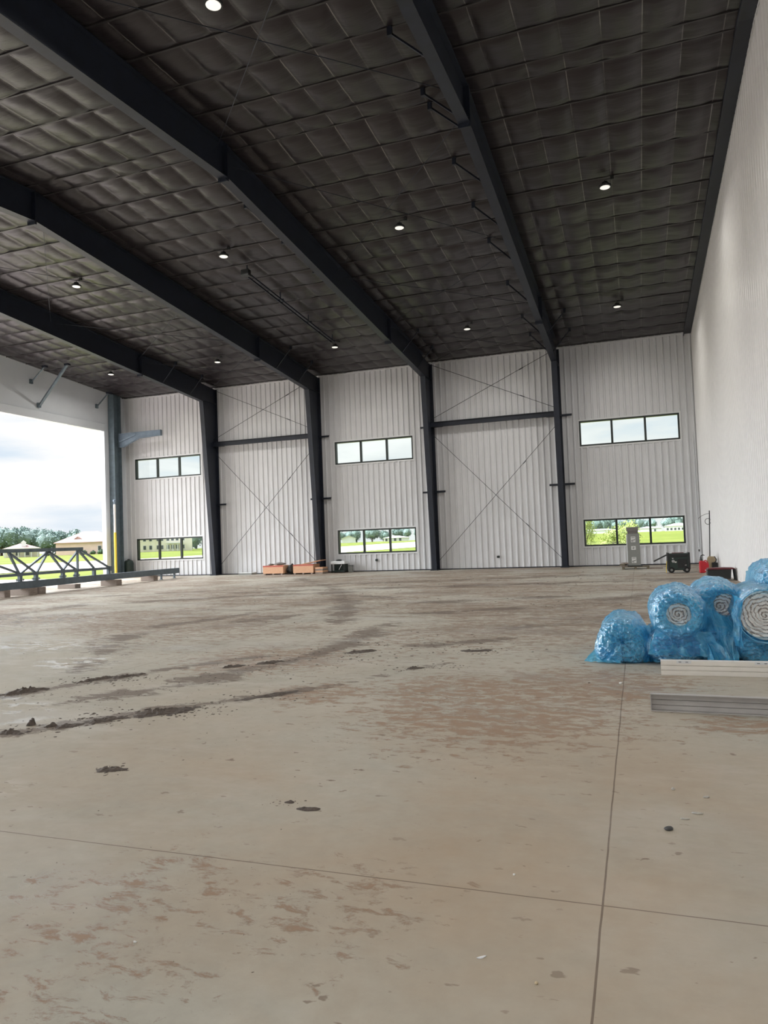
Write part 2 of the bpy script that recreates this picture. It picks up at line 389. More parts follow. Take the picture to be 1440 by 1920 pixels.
# ------------------------------------------------------------------ dimensions
D, XL, XR, YN = 37.05, -29.59, 2.855, -3.65
RIDGE_Y, RIDGE_Z, SL = 16.7, 12.36, .0683
def roof(y): return RIDGE_Z - SL*abs(y - RIDGE_Y)
FX = [-3.417, -9.975, -16.471, -23.085]       # frames, right to left
PURL = [RIDGE_Y + .3 + 1.24*k for k in range(17)] + [RIDGE_Y - .3 - 1.24*k for k in range(17)]
PURL = sorted(p for p in PURL if YN + .2 < p < D - .2)

# ------------------------------------------------------------------ setting
TRACKS = ((-5.5, 5.0, -4.55, 6.22, .21, .95), (-4.55, 6.22, -3.55, 7.3, .17, .9), (-3.5, 7.3, -2.4, 9.2, .14, .5), (-6.95, 6.45, -6.25, 7.8, .26, 1), (-6.2, 7.9, -5.2, 9.4, .2, .8), (-5.9, 6.2, -4.9, 7.8, .3, .8), (-5.3, 7.6, -4.57, 9.3, .26, .9),
            (-4.57, 9.3, -4.35, 10.4, .28, .9), (-4.35, 10.4, -4.7, 13.5, .35, .8), (-9.5, 12.8, -8.8, 15.5, .35, .9), (-8.0, 13.8, -7.0, 15.5, .6, .8), (-15, 31, -9.2, 22, .5, .8), (-9.2, 22, -6.8, 16.6, .45, .9), (-6.8, 16.6, -5.7, 13.3, .4, .9), (-5.3, 17.9, -1.9, 19.4, .5, 1),
            (-4.5, 15.3, -2.7, 16.4, .4, .9), (-14.7, 18.7, -12.2, 20.7, .5, .9), (-12.2, 20.7, -9.8, 21.7, .5, .9), (-9.8, 21.7, -6.9, 19.7, .5, .8), (-15.5, 13.0, -16.2, 18, .6, .8), (-6, 24, 2, 26, .9, .8), (-12, 26, -2, 29, .9, .7), (-1.5, 17, 1.6, 22, .7, .7), (-3.2, 10.6, -2.0, 11.4, .3, .8), (-2.0, 13, .6, 15, .5, .7), (-13, 22.5, -4, 24.5, .6, .8), (-20, 20, -10, 27, .6, .6),
            (-7.4, 8.2, -9.2, 11.5, .5, .7), (-6.6, 4.9, -5.4, 5.1, .2, .6))
SMEARS = ((-1.9, 7.6, 1.5), (-1.0, 7.4, 1.3), (-2.7, 2.75, .55), (-2.2, 2.55, .45), (-1.35, 6.7, 2.1), (-.6, 8.0, 1.9), (-2.25, 2.85, .95), (-1.35, 3.0, .75), (-2.0, 2.2, .7), (.7, 6.6, .6), (-2.1, 7.4, 1.2), (-3.3, 7.2, 1.0), (-5.0, 9.3, 2.2))
def build_floor():
    import numpy as np
    x0, x1, y0, y1 = XL-.3, XR+.25, YN-.4, D+.3; nx, ny = 330, 420
    gx, gy = np.meshgrid(np.linspace(x0, x1, nx+1), np.linspace(y0, y1, ny+1))
    tr = np.zeros_like(gx); sm = np.zeros_like(gx)
    for ax, ay, bx, by, wd, am in TRACKS:
        dx, dy = bx-ax, by-ay; L2 = dx*dx+dy*dy
        u = np.clip(((gx-ax)*dx+(gy-ay)*dy)/L2, 0, 1)
        d = np.hypot(gx-ax-u*dx, gy-ay-u*dy); tr = np.maximum(tr, am*np.clip(1-d/(wd*1.35), 0, 1))
    for cx, cy, rad in SMEARS: sm = np.maximum(sm, (1 if cy > 4 else .62)*np.clip(1.5*np.clip(1-np.hypot(gx-cx, gy-cy)/rad, 0, 1), 0, 1))
    wt = np.zeros_like(gx)
    for cx, cy, rad in ((-7.0, 6.35, .8), (-6.2, 6.0, .6), (-5.6, 5.5, .4), (-7.8, 8.6, 1.2), (-10, 10, 1.8), (-14, 14, 3), (-4.3, 3.9, .35)): wt = np.maximum(wt, np.clip(1.5*(1-np.hypot(gx-cx, (gy-cy)*1.4)/rad), 0, 1))
    nv = (nx+1)*(ny+1); co = np.stack([gx.ravel(), gy.ravel(), np.zeros(nv)], 1)
    i = (np.arange(ny)[:, None]*(nx+1)+np.arange(nx)).ravel()
    q = np.stack([i, i+1, i+nx+2, i+nx+1], 1)
    edge = np.array([[x0, y0, -.25], [x1, y0, -.25], [x1, y1, -.25], [x0, y1, -.25]]); c = [0, nx, nv-1, nv-1-nx]
    low = [[nv+3, nv+2, nv+1, nv]] + [[nv+k, nv+(k+1) % 4, c[(k+1) % 4], c[k]] for k in range(4)]
    me = bpy.data.meshes.new('floor'); me.from_pydata(np.vstack([co, edge]).tolist(), [], q.tolist()+low)
    for nm, arr in (('track', tr), ('smear', sm), ('wet', wt)):
        at = me.attributes.new(nm, 'FLOAT', 'POINT'); at.data.foreach_set('value', np.concatenate([arr.ravel(), np.zeros(4)]).astype('f4'))
    me.materials.append(MT['floor']); o = bpy.data.objects.new('floor', me); COL.objects.link(o); o['kind'] = 'structure'
build_floor()

def ribs(a0, a1, period=.3048, w_top=.055, w_bot=.115, depth=.042, start=0.0):
    """breakpoints of a ribbed sheet between a0 and a1: list of (coordinate, height)"""
    pts = [(a0, 0)]; k = math.floor((a0-start)/period)
    while True:
        c = start + k*period; k += 1
        if c - w_bot/2 > a1 - .01: break
        for dx, h in ((-w_bot/2, 0), (-w_top/2, depth), (w_top/2, depth), (w_bot/2, 0)):
            if a0 + .005 < c+dx < a1 - .005: pts.append((c+dx, h))
    pts.append((a1, 0)); return pts

WINS = []   # (x0,x1,z0,z1)
for x0, x1 in ((-28.847, -24.184), (-15.578, -11.077), (-2.492, 2.112)):
    for z0, z1 in ((.98, 2.29), (5.907, 7.163)): WINS.append((x0, x1, z0, z1))
def wall_far():
    bm = nb(); base = ribs(XL, XR)
    def hgt(x):
        for (xa, ha), (xb, hb) in zip(base, base[1:]):
            if xa <= x <= xb: return ha + (hb-ha)*(x-xa)/max(1e-6, xb-xa)
        return 0
    xs = sorted({round(x, 4): h for x, h in base}.items())
    xs = dict(xs)
    for w in WINS:
        for x in (w[0], w[1]): xs[round(x, 4)] = hgt(x)
    P = sorted(xs.items())
    for (xa, ha), (xb, hb) in zip(P, P[1:]):
        xm = (xa+xb)/2; zs = [(0, 10.99)]
        hs = sorted([(w[2], w[3]) for w in WINS if w[0] < xm < w[1]])
        if hs:
            zs = []; z = 0
            for h0, h1 in hs: zs.append((z, h0)); z = h1
            zs.append((z, 10.99))
        for z0, z1 in zs:
            v = [bm.verts.new(p) for p in ((xa, D-ha, z0), (xb, D-hb, z0), (xb, D-hb, z1), (xa, D-ha, z1))]
            bm.faces.new(v)
    # outer skin so the wall has thickness and keeps daylight out
    xs2 = sorted({XL-.3, XR+.25} | {w[0] for w in WINS} | {w[1] for w in WINS})
    for xa, xb in zip(xs2, xs2[1:]):
        xm = (xa+xb)/2; hs = sorted([(w[2], w[3]) for w in WINS if w[0] < xm < w[1]]); z = -.25; zs = []
        for h0, h1 in hs: zs.append((z, h0)); z = h1
        zs.append((z, 11.3))
        for z0, z1 in zs:
            bm.faces.new([bm.verts.new(p) for p in ((xa, D+.2, z0), (xa, D+.2, z1), (xb, D+.2, z1), (xb, D+.2, z0))])
    for x0, x1, z0, z1 in WINS:     # reveals
        for a, b in (((x0, z0), (x1, z0)), ((x1, z0), (x1, z1)), ((x1, z1), (x0, z1)), ((x0, z1), (x0, z0))):
            bm.faces.new([bm.verts.new(p) for p in ((a[0], D, a[1]), (b[0], D, b[1]), (b[0], D+.2, b[1]), (a[0], D+.2, a[1]))])
    return struct('wall_far', bm, MT['wall'])
wall_far()
bm = nb()
P = ribs(YN, D, start=.1)
for (ya, ha), (yb, hb) in zip(P, P[1:]):
    bm.faces.new([bm.verts.new(p) for p in ((XR-ha, ya, 0), (XR-ha, ya, roof(ya)), (XR-hb, yb, roof(yb)), (XR-hb, yb, 0))])
prism(bm, [(YN-.4, -.25), (D+.3, -.25), (D+.3, roof(D)+.3), (RIDGE_Y, RIDGE_Z+.3), (YN-.4, roof(YN)+.3)], 'X', XR+.02, XR+.2)
struct('wall_right', bm, MT['wall_right'])
# left end: header over the hangar door opening and the return beside it
HZ, JY = 8.74, 35.2
bm = nb()
prism(bm, [(YN, HZ), (JY, HZ), (JY, -.1), (D, -.1), (D, roof(D)+.25), (RIDGE_Y, RIDGE_Z+.25), (YN, roof(YN)+.25)], 'X', XL-.2, XL)
for (ya, ha), (yb, hb) in zip(*(lambda q: (q, q[1:]))(ribs(35.97, D, start=36.1))):
    bm.faces.new([bm.verts.new(p) for p in ((XL+.01+ha, ya, 0), (XL+.01+hb, yb, 0), (XL+.01+hb, yb, roof(yb)), (XL+.01+ha, ya, roof(ya)))])
struct('wall_left', bm, MT['wall_left'])
bm = nb(); box(bm, (XL-.24, YN, HZ-.02), (XL+.05, JY, HZ+.42), .01); struct('trim_1', bm, MT['wall_left'])       # door head
bm = nb(); box(bm, (XL-.24, JY-.04, 0), (XL+.05, JY+.32, HZ), .01); struct('trim_2', bm, MT['wall_left'])       # door jamb
# near side wall, behind the camera, with an added unseen opening that lets daylight in
bm = nb()
NX0, NX1, NZ = -7.0, 1.5, 3.6
for a, b in (((XL, 0), (NX0, roof(YN))), ((NX1, 0), (XR, roof(YN))), ((NX0, NZ), (NX1, roof(YN)))): box(bm, (a[0], YN-.2, a[1]), (b[0], YN, b[1]))
struct('wall_near', bm, MT['wall'])

# ceiling
def ceiling():
    bm = nb(); nx, ny = 430, 440; x0, x1, y0, y1 = XL-.05, XR+.05, YN-.2, D+.1
    rows = []
    for j in range(ny+1):
        y = y0 + (y1-y0)*j/ny; row = []
        u = min(abs(y-p) for p in PURL)
        fy = min(1, u/.34)
        for i in range(nx+1):
            x = x0 + (x1-x0)*i/nx
            k = (x+.23)/.83; fx = abs(k - round(k))*2
            fr = min(min(abs(x-f) for f in FX), abs(x-XL), abs(x-XR))
            amp = .080 + .05*noise.noise((x*.55, y*.5, 3.3))
            h = amp*(math.sin(PI*fx/2)**.55)*(fy**.45)*min(1, fr/.35)*min(1, max(0, D-.1-y)/.6)
            w = noise.noise((x*1.1 + 7, y*5.5, .5)); w2 = noise.noise((x*2.6, y*9, 8.5))
            h += (.034*max(0, w) + .018*w2)*(1-.6*fy)*min(1, fr/.35)
            if u < .05: h -= .02
            row.append(bm.verts.new((x, y, roof(y) - max(-.03, h))))
        rows.append(row)
    for a, b in zip(rows, rows[1:]):
        for i in range(nx): bm.faces.new((a[i], b[i], b[i+1], a[i+1]))
    prism(bm, [(YN-.6, roof(YN)+.12), (RIDGE_Y, RIDGE_Z+.12), (D+.4, roof(D)+.12), (D+.4, roof(D)+.3), (RIDGE_Y, RIDGE_Z+.3), (YN-.6, roof(YN)+.3)], 'X', XL-.3, XR+.3)
    return struct('ceiling', bm, MT['ceiling'], smooth=True)
ceiling()
bm = nb()
for a, b in ((YN, RIDGE_Y), (RIDGE_Y, D)):
    prism(bm, [(a, roof(a)-.10), (b, roof(b)-.10), (b, roof(b)-.06), (a, roof(a)-.06)], 'X', XR-.36, XR-.045)
    bar(bm, (XR-.36, a, roof(a)-.13), (XR-.36, b, roof(b)-.13), .03, .1)
struct('trim_3', bm, MT['steel'])                                   # end wall rafter along the right wall
bm = nb(); box(bm, (XL, D-.05, 0), (XR, D-.001, .05)); struct('baseboard_far', bm, MT['steel'])
bm = nb(); box(bm, (XL, D-.045, 10.86), (XR, D-.001, 10.93)); struct('trim_4', bm, MT['trim'])
bm = nb(); prism(bm, [(RIDGE_Y-.01, roof(RIDGE_Y)-.16), (D-.06, roof(D)-.16), (D-.06, roof(D)-.12), (RIDGE_Y-.01, roof(RIDGE_Y)-.12)], 'X', XR-.044, XR-.036)
prism(bm, [(YN+.1, roof(YN)-.16), (RIDGE_Y-.02, roof(RIDGE_Y)-.16), (RIDGE_Y-.02, roof(RIDGE_Y)-.12), (YN+.1, roof(YN)-.12)], 'X', XR-.044, XR-.036)
struct('trim_5', bm, MT['trim'])

for n, (x0, x1, z0, z1) in enumerate(WINS, 1):
    w = bpy.data.objects.new('window_%d' % n, None); COL.objects.link(w); w.location = ((x0+x1)/2, D, z0); w['kind'] = 'structure'
    cx = (x0+x1)/2; a, b, h = x0-cx, x1-cx, z1-z0
    bm = nb(); y0, y1, fwd = -.03, .17, .075
    for p, q in (((a, 0), (a+fwd, h)), ((b-fwd, 0), (b, h)), ((a+fwd, 0), (b-fwd, fwd)), ((a+fwd, h-fwd), (b-fwd, h))): box(bm, (p[0], y0, p[1]), (q[0], y1, q[1]))
    obj('window_frame', bm, MT['bronze'], w)
    pw = (b-a)/3
    for k in (1, 2):
        bm = nb(); box(bm, (a+k*pw-.05, .02, fwd), (a+k*pw+.05, .16, h-fwd)); obj('mullion', bm, MT['bronze'], w)
    for k in range(3):
        bm = nb(); box(bm, (a+k*pw+.05, .10, fwd), (a+(k+1)*pw-.05, .106, h-fwd)); obj('pane', bm, MT['glass'], w)
    bm = nb(); e = .07
    for p, q in (((a-e, -e), (a, h+e)), ((b, -e), (b+e, h+e)), ((a, -e), (b, 0)), ((a, h), (b, h+e))): box(bm, (p[0], -.045, p[1]), (q[0], -.002, q[1]))
    obj('window_trim', bm, MT['trim'], w)

# outside ground
def gz(x, y):
    r = math.hypot(x, y); return -.12 + 1.55*max(0, min(1, (r-110)/170))**1.2
bm = nb(); rows = []
for j in range(-30, 121):
    row = []
    for i in range(-121, 61):
        x = math.copysign(abs(i)**1.45*1.3, i); y = math.copysign(abs(j)**1.45*1.3, j)
        row.append(bm.verts.new((x, y, gz(x, y) - .03)))
    rows.append(row)
for a, b in zip(rows, rows[1:]):
    for i in range(len(a)-1): bm.faces.new((a[i], a[i+1], b[i+1], b[i]))
kill = [f for f in bm.faces if XL-.4 < f.calc_center_median().x < XR+.4 and YN-.5 < f.calc_center_median().y < D+.4 and False]
for v in bm.verts:
    if XL-9 < v.co.x < XR+9 and YN-9 < v.co.y < D+9: v.co.z = -.3
o = struct('lawn', bm, MT['grass'])
def strip(name, quad, z=.0, n=40):
    bm = nb(); rows = []
    for j in range(n+1):
        t = j/n
        l = Vector(quad[0]).lerp(Vector(quad[1]), t); r = Vector(quad[3]).lerp(Vector(quad[2]), t)
        rows.append([bm.verts.new((p.x, p.y, gz(p.x, p.y) + z)) for p in [l.lerp(r, k/6) for k in range(7)]])
    for a, b in zip(rows, rows[1:]):
        for k in range(6): bm.faces.new((a[k], b[k], b[k+1], a[k+1]))
    bmesh.ops.recalc_face_normals(bm, faces=bm.faces[:])
    for f in bm.faces:
        if f.normal.z < 0: f.normal_flip()
    return struct(name, bm, MT['tarmac'])
strip('taxiway', [(-205, -20), (-84, 108), (-48, 108), (-70, -20)], .02)
strip('taxiway', [(-84, 108), (-62, 300), (-22, 300), (-48, 108)], .02)
strip('apron', [(-47, -40), (-46, 38), (XL-.1, 38), (XL-.1, -40)], .06)
strip('apron', [(-60, YN-70), (-60, YN-.3), (40, YN-.3), (40, YN-70)], .05)
# ------------------------------------------------------------------ steel frames
FRAME_PLACE = {0: 'first dark frame from the white right wall', 1: 'second dark frame from the right wall',
               2: 'third dark frame from the right wall', 3: 'fourth dark frame, nearest the big doorway'}
COLS = ['dark tapered steel column nearest the right wall, left of the right-hand windows',
        'dark tapered steel column just right of the middle pair of windows',
        'dark tapered steel column just left of the middle pair of windows, behind the orange crates',
        'dark tapered steel column just right of the left-hand pair of windows']
RAFT = ['dark roof beam nearest the white right wall', 'second dark roof beam from the right wall, ending right of the middle windows',
        'third dark roof beam from the right wall, ending above the orange crates', 'dark roof beam nearest the big doorway']
KY, KZ = 35.55, 9.95          # knee: inner corner of column and beam
FOOT = 36.38
def bot(y): return 11.43 - (11.43-KZ)*abs(y-RIDGE_Y)/(KY-RIDGE_Y)
for i, X in enumerate(FX):
    c = thing('steel_column', COLS[i], 'column', (X, D-.3, 0), group='tapered columns along the far wall')
    oy = D-.3
    bm = nb(); prism(bm, [(FOOT-oy, .03), (D-.07-oy, .03), (D-.07-oy, roof(D)-.1), (KY-oy, roof(KY)-.1), (KY-oy, KZ)], 'X', -.012, .012); obj('web', bm, MT['steel'], c)
    bm = nb(); bar(bm, (0, FOOT-.015-oy, .03), (0, KY-.015-oy, KZ+.02), .26, .03, (0, -1, 0)); obj('inner_flange', bm, MT['steel'], c)
    bm = nb(); box(bm, (-.13, D-.075-oy, .03), (.13, D-.04-oy, roof(D)-.12)); obj('outer_flange', bm, MT['steel'], c)
    bm = nb(); box(bm, (-.2, FOOT-.12-oy, 0), (.2, D-.04-oy, .03))
    for sx in (-.15, .15):
        for sy in (FOOT-.06, D-.14): lathe(bm, [(.022, .03), (.022, .07)], 6, (sx, sy-oy, 0))
    obj('base_plate', bm, MT['steel'], c)
    bm = nb(); bar(bm, (0, KY-.0-oy, KZ+.05), (0, D-.08-oy, KZ+.05), .24, .02); obj('stiffener', bm, MT['steel'], c)
    for z in (4.12, 7.55):
        bm = nb(); L_ = .62
        box(bm, (-L_, D-.17-oy, z), (L_, D-.06-oy, z+.012)); box(bm, (-L_, D-.17-oy, z-.09), (L_, D-.158-oy, z+.012))
        obj('girt_bracket', bm, MT['steel'], c)
    r = thing('roof_beam', RAFT[i], 'beam', (X, RIDGE_Y, 11.43), group='long dark beams under the roof')
    oy, oz = RIDGE_Y, 11.43
    NK = 2*RIDGE_Y-KY
    bm = nb()
    prism(bm, [(KY-oy, KZ+.06-oz), (KY-oy, roof(KY)-.03-oz), (0, RIDGE_Z-.03-oz), (NK-oy, roof(NK)-.03-oz), (NK-oy, KZ+.06-oz), (0, .0)], 'X', -.01, .01); obj('web', bm, MT['steel'], r)
    bm = nb()
    bar(bm, (0, 0, 0), (0, KY-.02-oy, KZ-oz), .27, .028); bar(bm, (0, 0, 0), (0, NK-oy, KZ-oz), .27, .028); obj('bottom_flange', bm, MT['steel'], r)
    bm = nb()
    for q in (KY, NK): bar(bm, (0, 0, RIDGE_Z-.05-oz), (0, q-oy, roof(q)-.05-oz), .27, .026)
    obj('top_flange', bm, MT['steel'], r)
    for y in (30.15, RIDGE_Y, 2*RIDGE_Y-30.15):
        bm = nb()
        for s in (-.028, .004):
            box(bm, (-.15, y+s-oy, bot(y)-.11-oz), (.15, y+s+.024-oy, roof(y)-.04-oz))
        for sx in (-.1, .1):
            for dz in (-.06, .12): lathe(bm, [(.018, -.05), (.018, .05)], 6, (sx, y-oy, bot(y)+dz-oz), 'Y')
        obj('splice_plate', bm, MT['steel'], r)
    near = [13.92, 8.96, 4.0]
    for y in [16.4, 17.0, 19.48, 21.96, 24.44, 28.16, 31.88, 34.32] + near:
        for side in ((-1, 1) if y > 31 else (-1,)):
            bm = nb(); a = Vector((side*.9, y-oy, roof(y)-.16-oz)); e = Vector((side*.10, y-oy, bot(y)+.045-oz))
            bar(bm, a, e, .05, .007); bar(bm, a+Vector((0, .025, .03)), e+Vector((0, .025, .03)), .006, .055)
            box(bm, (a.x-.05, a.y-.045, a.z-.05), (a.x+.05, a.y+.045, a.z+.14))
            obj('flange_brace', bm, MT['steel'], r)

# corner column beside the hangar door with the door bracket on it
c = thing('door_column', 'dark slim steel column at the corner beside the big doorway', 'column', (XL+.25, 35.85, 0))
bm = nb(); box(bm, (-.008, -.30, .02), (.008, .30, 11.0)); obj('web', bm, MT['steel_green'], c)
for s in (-1, 1):
    bm = nb(); box(bm, (-.2, s*.31-.012, .02), (.2, s*.31+.012, roof(36.2)-.08)); obj('flange', bm, MT['steel_green'], c)
bm = nb(); box(bm, (-.24, -.36, 0), (.24, .36, .02)); obj('base_plate', bm, MT['steel_green'], c)
b = thing('door_bracket', 'blue-grey haunched steel bracket arm jutting from the corner column above the windows', 'bracket', (XL+.46, 36.0, 8.2))
x1 = 2.95
bm = nb(); prism(bm, [(0, -.38), (.25, -.38), (1.35, .06), (x1, .12), (x1, .42), (0, .42)], 'Y', -.012, .012); obj('web', bm, MT['bracket'], b)
bm = nb(); bar(bm, (0, 0, .42), (x1, 0, .42), .20, .025); obj('top_flange', bm, MT['bracket'], b)
bm = nb()
for p, q in (((0, -.38), (.25, -.38)), ((.25, -.38), (1.35, .06)), ((1.35, .06), (x1, .12))): bar(bm, (p[0], 0, p[1]), (q[0], 0, q[1]), .20, .025)
obj('bottom_flange', bm, MT['bracket'], b)
for p, z in ((x1, .09), (0, -.40)):
    bm = nb(); box(bm, (p, -.1, z), (p+.02, .1, .44)); obj('end_plate', bm, MT['bracket'], b)
bm = nb(); bar(bm, (.05, -.08, -.05), (1.2, -.08, .30), .03, .09); obj('stiffener', bm, MT['bracket'], b)
p = thing('guard_pipe', 'tall pipe by the door column, white above and yellow below', 'pipe', (XL+.60, 35.25, 0))
bm = nb(); lathe(bm, [(.075, 0), (.075, 2.7)], 16); obj('yellow_sleeve', bm, MT['yellow'], p, smooth=False)
bm = nb(); lathe(bm, [(.065, 2.7), (.065, 4.3), (.05, 4.36)], 16); obj('pipe', bm, MT['ivory'], p)
bm = nb(); lathe(bm, [(.04, 4.36), (.04, 4.5), (.09, 4.52), (.09, 4.62), (.04, 4.64)], 12); obj('clevis', bm, MT['bracket'], p)
t = thing('storage_tank', 'dark upright tank in the corner behind the yellow pipe', 'tank', (XL+.42, 36.62, 0))
bm = nb(); lathe(bm, [(.25, 0), (.29, .05), (.29, .85), (.24, .98), (.10, 1.04)], 24); obj('body', bm, MT['dgreen'], t, smooth=True)
bm = nb(); lathe(bm, [(.07, 1.04), (.07, 1.10)], 12); obj('cap', bm, MT['black'], t)

# roof purlins
def ordinal(n): return ['first', 'second', 'third', 'fourth', 'fifth', 'sixth', 'seventh', 'eighth', 'ninth', 'tenth', 'eleventh', 'twelfth', 'thirteenth', 'fourteenth', 'fifteenth', 'sixteenth', 'seventeenth'][n]
for y in PURL:
    far = y > RIDGE_Y; n = sum(1 for q in PURL if (q > RIDGE_Y) == far and abs(q-RIDGE_Y) < abs(y-RIDGE_Y) - .01)
    bm = nb()
    box(bm, (XL+.02, -.022, -.010), (XR-.37, .022, .0)); box(bm, (XL+.02, .016, 0), (XR-.37, .022, .05)); box(bm, (XL+.02, -.022, 0), (XR-.37, -.016, .05))
    o = obj('roof_purlin', bm, MT['purlin'], loc=(0, y, roof(y)-.022))
    tag(o, 'dark roof purlin, %s from the ridge on the %s slope' % (ordinal(n), 'far' if far else 'near overhead'), 'purlin', 'dark purlins across the roof lining')

# bracing struts, wall rods and roof rods
for (a, b_), lab in (((FX[1], FX[0]), 'dark horizontal strut high on the far wall, in the bay left of the right-hand windows'),
                     ((FX[3], FX[2]), 'dark horizontal strut high on the far wall, in the bay right of the left-hand windows')):
    s = thing('wall_strut', lab, 'strut', ((a+b_)/2, D-.42, 7.58), group='struts between columns'); h = (b_-a)/2-.02
    bm = nb(); box(bm, (-h, -.006, -.12), (h, .006, .12)); obj('web', bm, MT['steel'], s)
    for z in (-.12, .12):
        bm = nb(); box(bm, (-h, -.085, z-.008), (h, .085, z+.008)); obj('flange', bm, MT['steel'], s)
bays = ((FX[1], FX[0], 'bay left of the right-hand windows'), (FX[3], FX[2], 'bay right of the left-hand windows'))
for a, b_, bay in bays:
    for z0, z1, part in ((7.86, 10.80, 'upper'), (.33, 7.13, 'lower')):
        for zl, zr, d in ((z0, z1, 'rising to the right'), (z1, z0, 'falling to the right')):
            bm = nb(); yo = D-.36 if zl < zr else D-.30
            tube(bm, [(a+.03, yo, zl), (b_-.03, yo, zr)], .013, 6)
            m_ = Vector((a, yo, zl)).lerp(Vector((b_, yo, zr)), .72); dd = Vector((b_-a, 0, zr-zl)).normalized()
            tube(bm, [m_, m_+dd*.22], .024, 6)
            o = obj('wall_brace_rod', bm, MT['steel'])
            tag(o, '%s thin brace rod %s, %s' % (part, d, bay), 'brace rod', 'thin brace rods on the far wall')
for a, b_, bay in ((FX[1], FX[0], 'right of second beam'), (FX[3], FX[2], 'left of third beam')):
    for k, (y0, y1) in enumerate(((9.0, 16.3), (17.1, 24.3), (24.6, 30.0), (30.4, 36.2))):
        where = ('overhead', 'past the ridge', 'halfway back', 'near the far wall')[k]
        for ya, yb, d in ((y0, y1, 'slanting right'), (y1, y0, 'slanting left')):
            bm = nb(); tube(bm, [(a+.02, ya, roof(ya)-.40), (b_-.02, yb, roof(yb)-.40)], .010, 6)
            o = obj('roof_brace_rod', bm, MT['steel'])
            tag(o, 'thin roof brace rod %s, %s, %s' % (d, where, bay), 'brace rod', 'thin brace rods under the roof')

# struts from the roof to the door header
for (a, e, w, lab) in (((-27.05, 29.56, 11.20), (-29.46, 30.18, 9.45), .12, 'thick dark diagonal strut from the roof to the wall over the doorway'),
                       ((-28.36, 29.42, 11.22), (-29.50, 29.70, 10.62), .05, 'thin short strut left of the thick one over the doorway'),
                       ((-28.9, 34.85, 10.90), (-29.50, 34.58, 10.12), .07, 'short dark strut over the doorway beside the corner column')):
    t = thing('header_strut', lab, 'strut', e, group='struts above the doorway')
    v = Vector(a)-Vector(e)
    bm = nb(); bar(bm, (0, 0, 0), v, w, w*.8); obj('tube', bm, MT['steel_green'], t)
    bm = nb(); box(bm, (-.128, -.09, -.12), (0, .09, .12)) if w > .1 else box(bm, (-.088, -.09, -.12), (0, .09, .12)); obj('end_plate', bm, MT['steel_green'], t)
    bm = nb(); box(bm, (v.x-.12, v.y-.1, v.z-.06), (v.x+.12, v.y+.1, v.z+.04)); obj('clip', bm, MT['steel'], t)

# twin rail under the lining
t = thing('ceiling_rail', 'long black twin rail slung under the roof between second and third beams', 'rail', (-12.98, 27.1, roof(27.1)-.42))
for s in (-.085, .085):
    bm = nb(); bar(bm, (s, -3.95, .27), (s, 3.95, -.27), .035, .06); obj('rail', bm, MT['steel'], t)
for y in (-3.9, -1.3, 1.3, 3.9):
    z = -y*SL; bm = nb(); box(bm, (-.14, y-.03, z+.02), (.14, y+.03, z+.05)); box(bm, (-.02, y-.02, z+.05), (.02, y+.02, z+.34)); obj('hanger', bm, MT['steel'], t)
bm = nb(); box(bm, (-.16, -4.1, .16), (.16, -3.9, .40), .02); obj('junction_box', bm, MT['black'], t)

# high bay lamps
m, tt, bb, oo = new_mat('lamp_lens'); bb.inputs['Base Color'].default_value = (.8, .8, .76, 1); bb.inputs['Emission Color'].default_value = (1, .97, .88, 1); bb.inputs['Emission Strength'].default_value = .75
MT['lens'] = m
def highbay(x, y, label):
    t = thing('high_bay_lamp', label, 'lamp', (x, y, roof(y)-.345), group='round high bay lamps under the roof')
    bm = nb(); lathe(bm, [(.17, .0), (.18, .015), (.18, .05), (.15, .075), (.09, .095), (.09, .15), (.05, .16)], 28); obj('housing', bm, MT['black'], t, smooth=False)
    bm = nb(); lathe(bm, [(.02, -.012), (.13, -.008), (.145, .002)], 28); obj('lens', bm, MT['lens'], t)
    bm = nb(); tube(bm, [(0, 0, .16), (0, 0, .22)], .012, 8); tube(bm, [(0, 0, .22), (.2, 0, .24)], .012, 8); box(bm, (.16, -.03, .20), (.26, .03, .30)); obj('hanger', bm, MT['black'], t)
    ld = bpy.data.lights.new('lamp_light', 'AREA'); ld.shape = 'DISK'; ld.spread = math.radians(164); ld.size = .24; ld.energy = LAMP_POWER; ld.color = (1, .965, .91)
    lo = bpy.data.objects.new('lamp_light', ld); COL.objects.link(lo); lo.parent = t; lo.location = (0, 0, -.02)
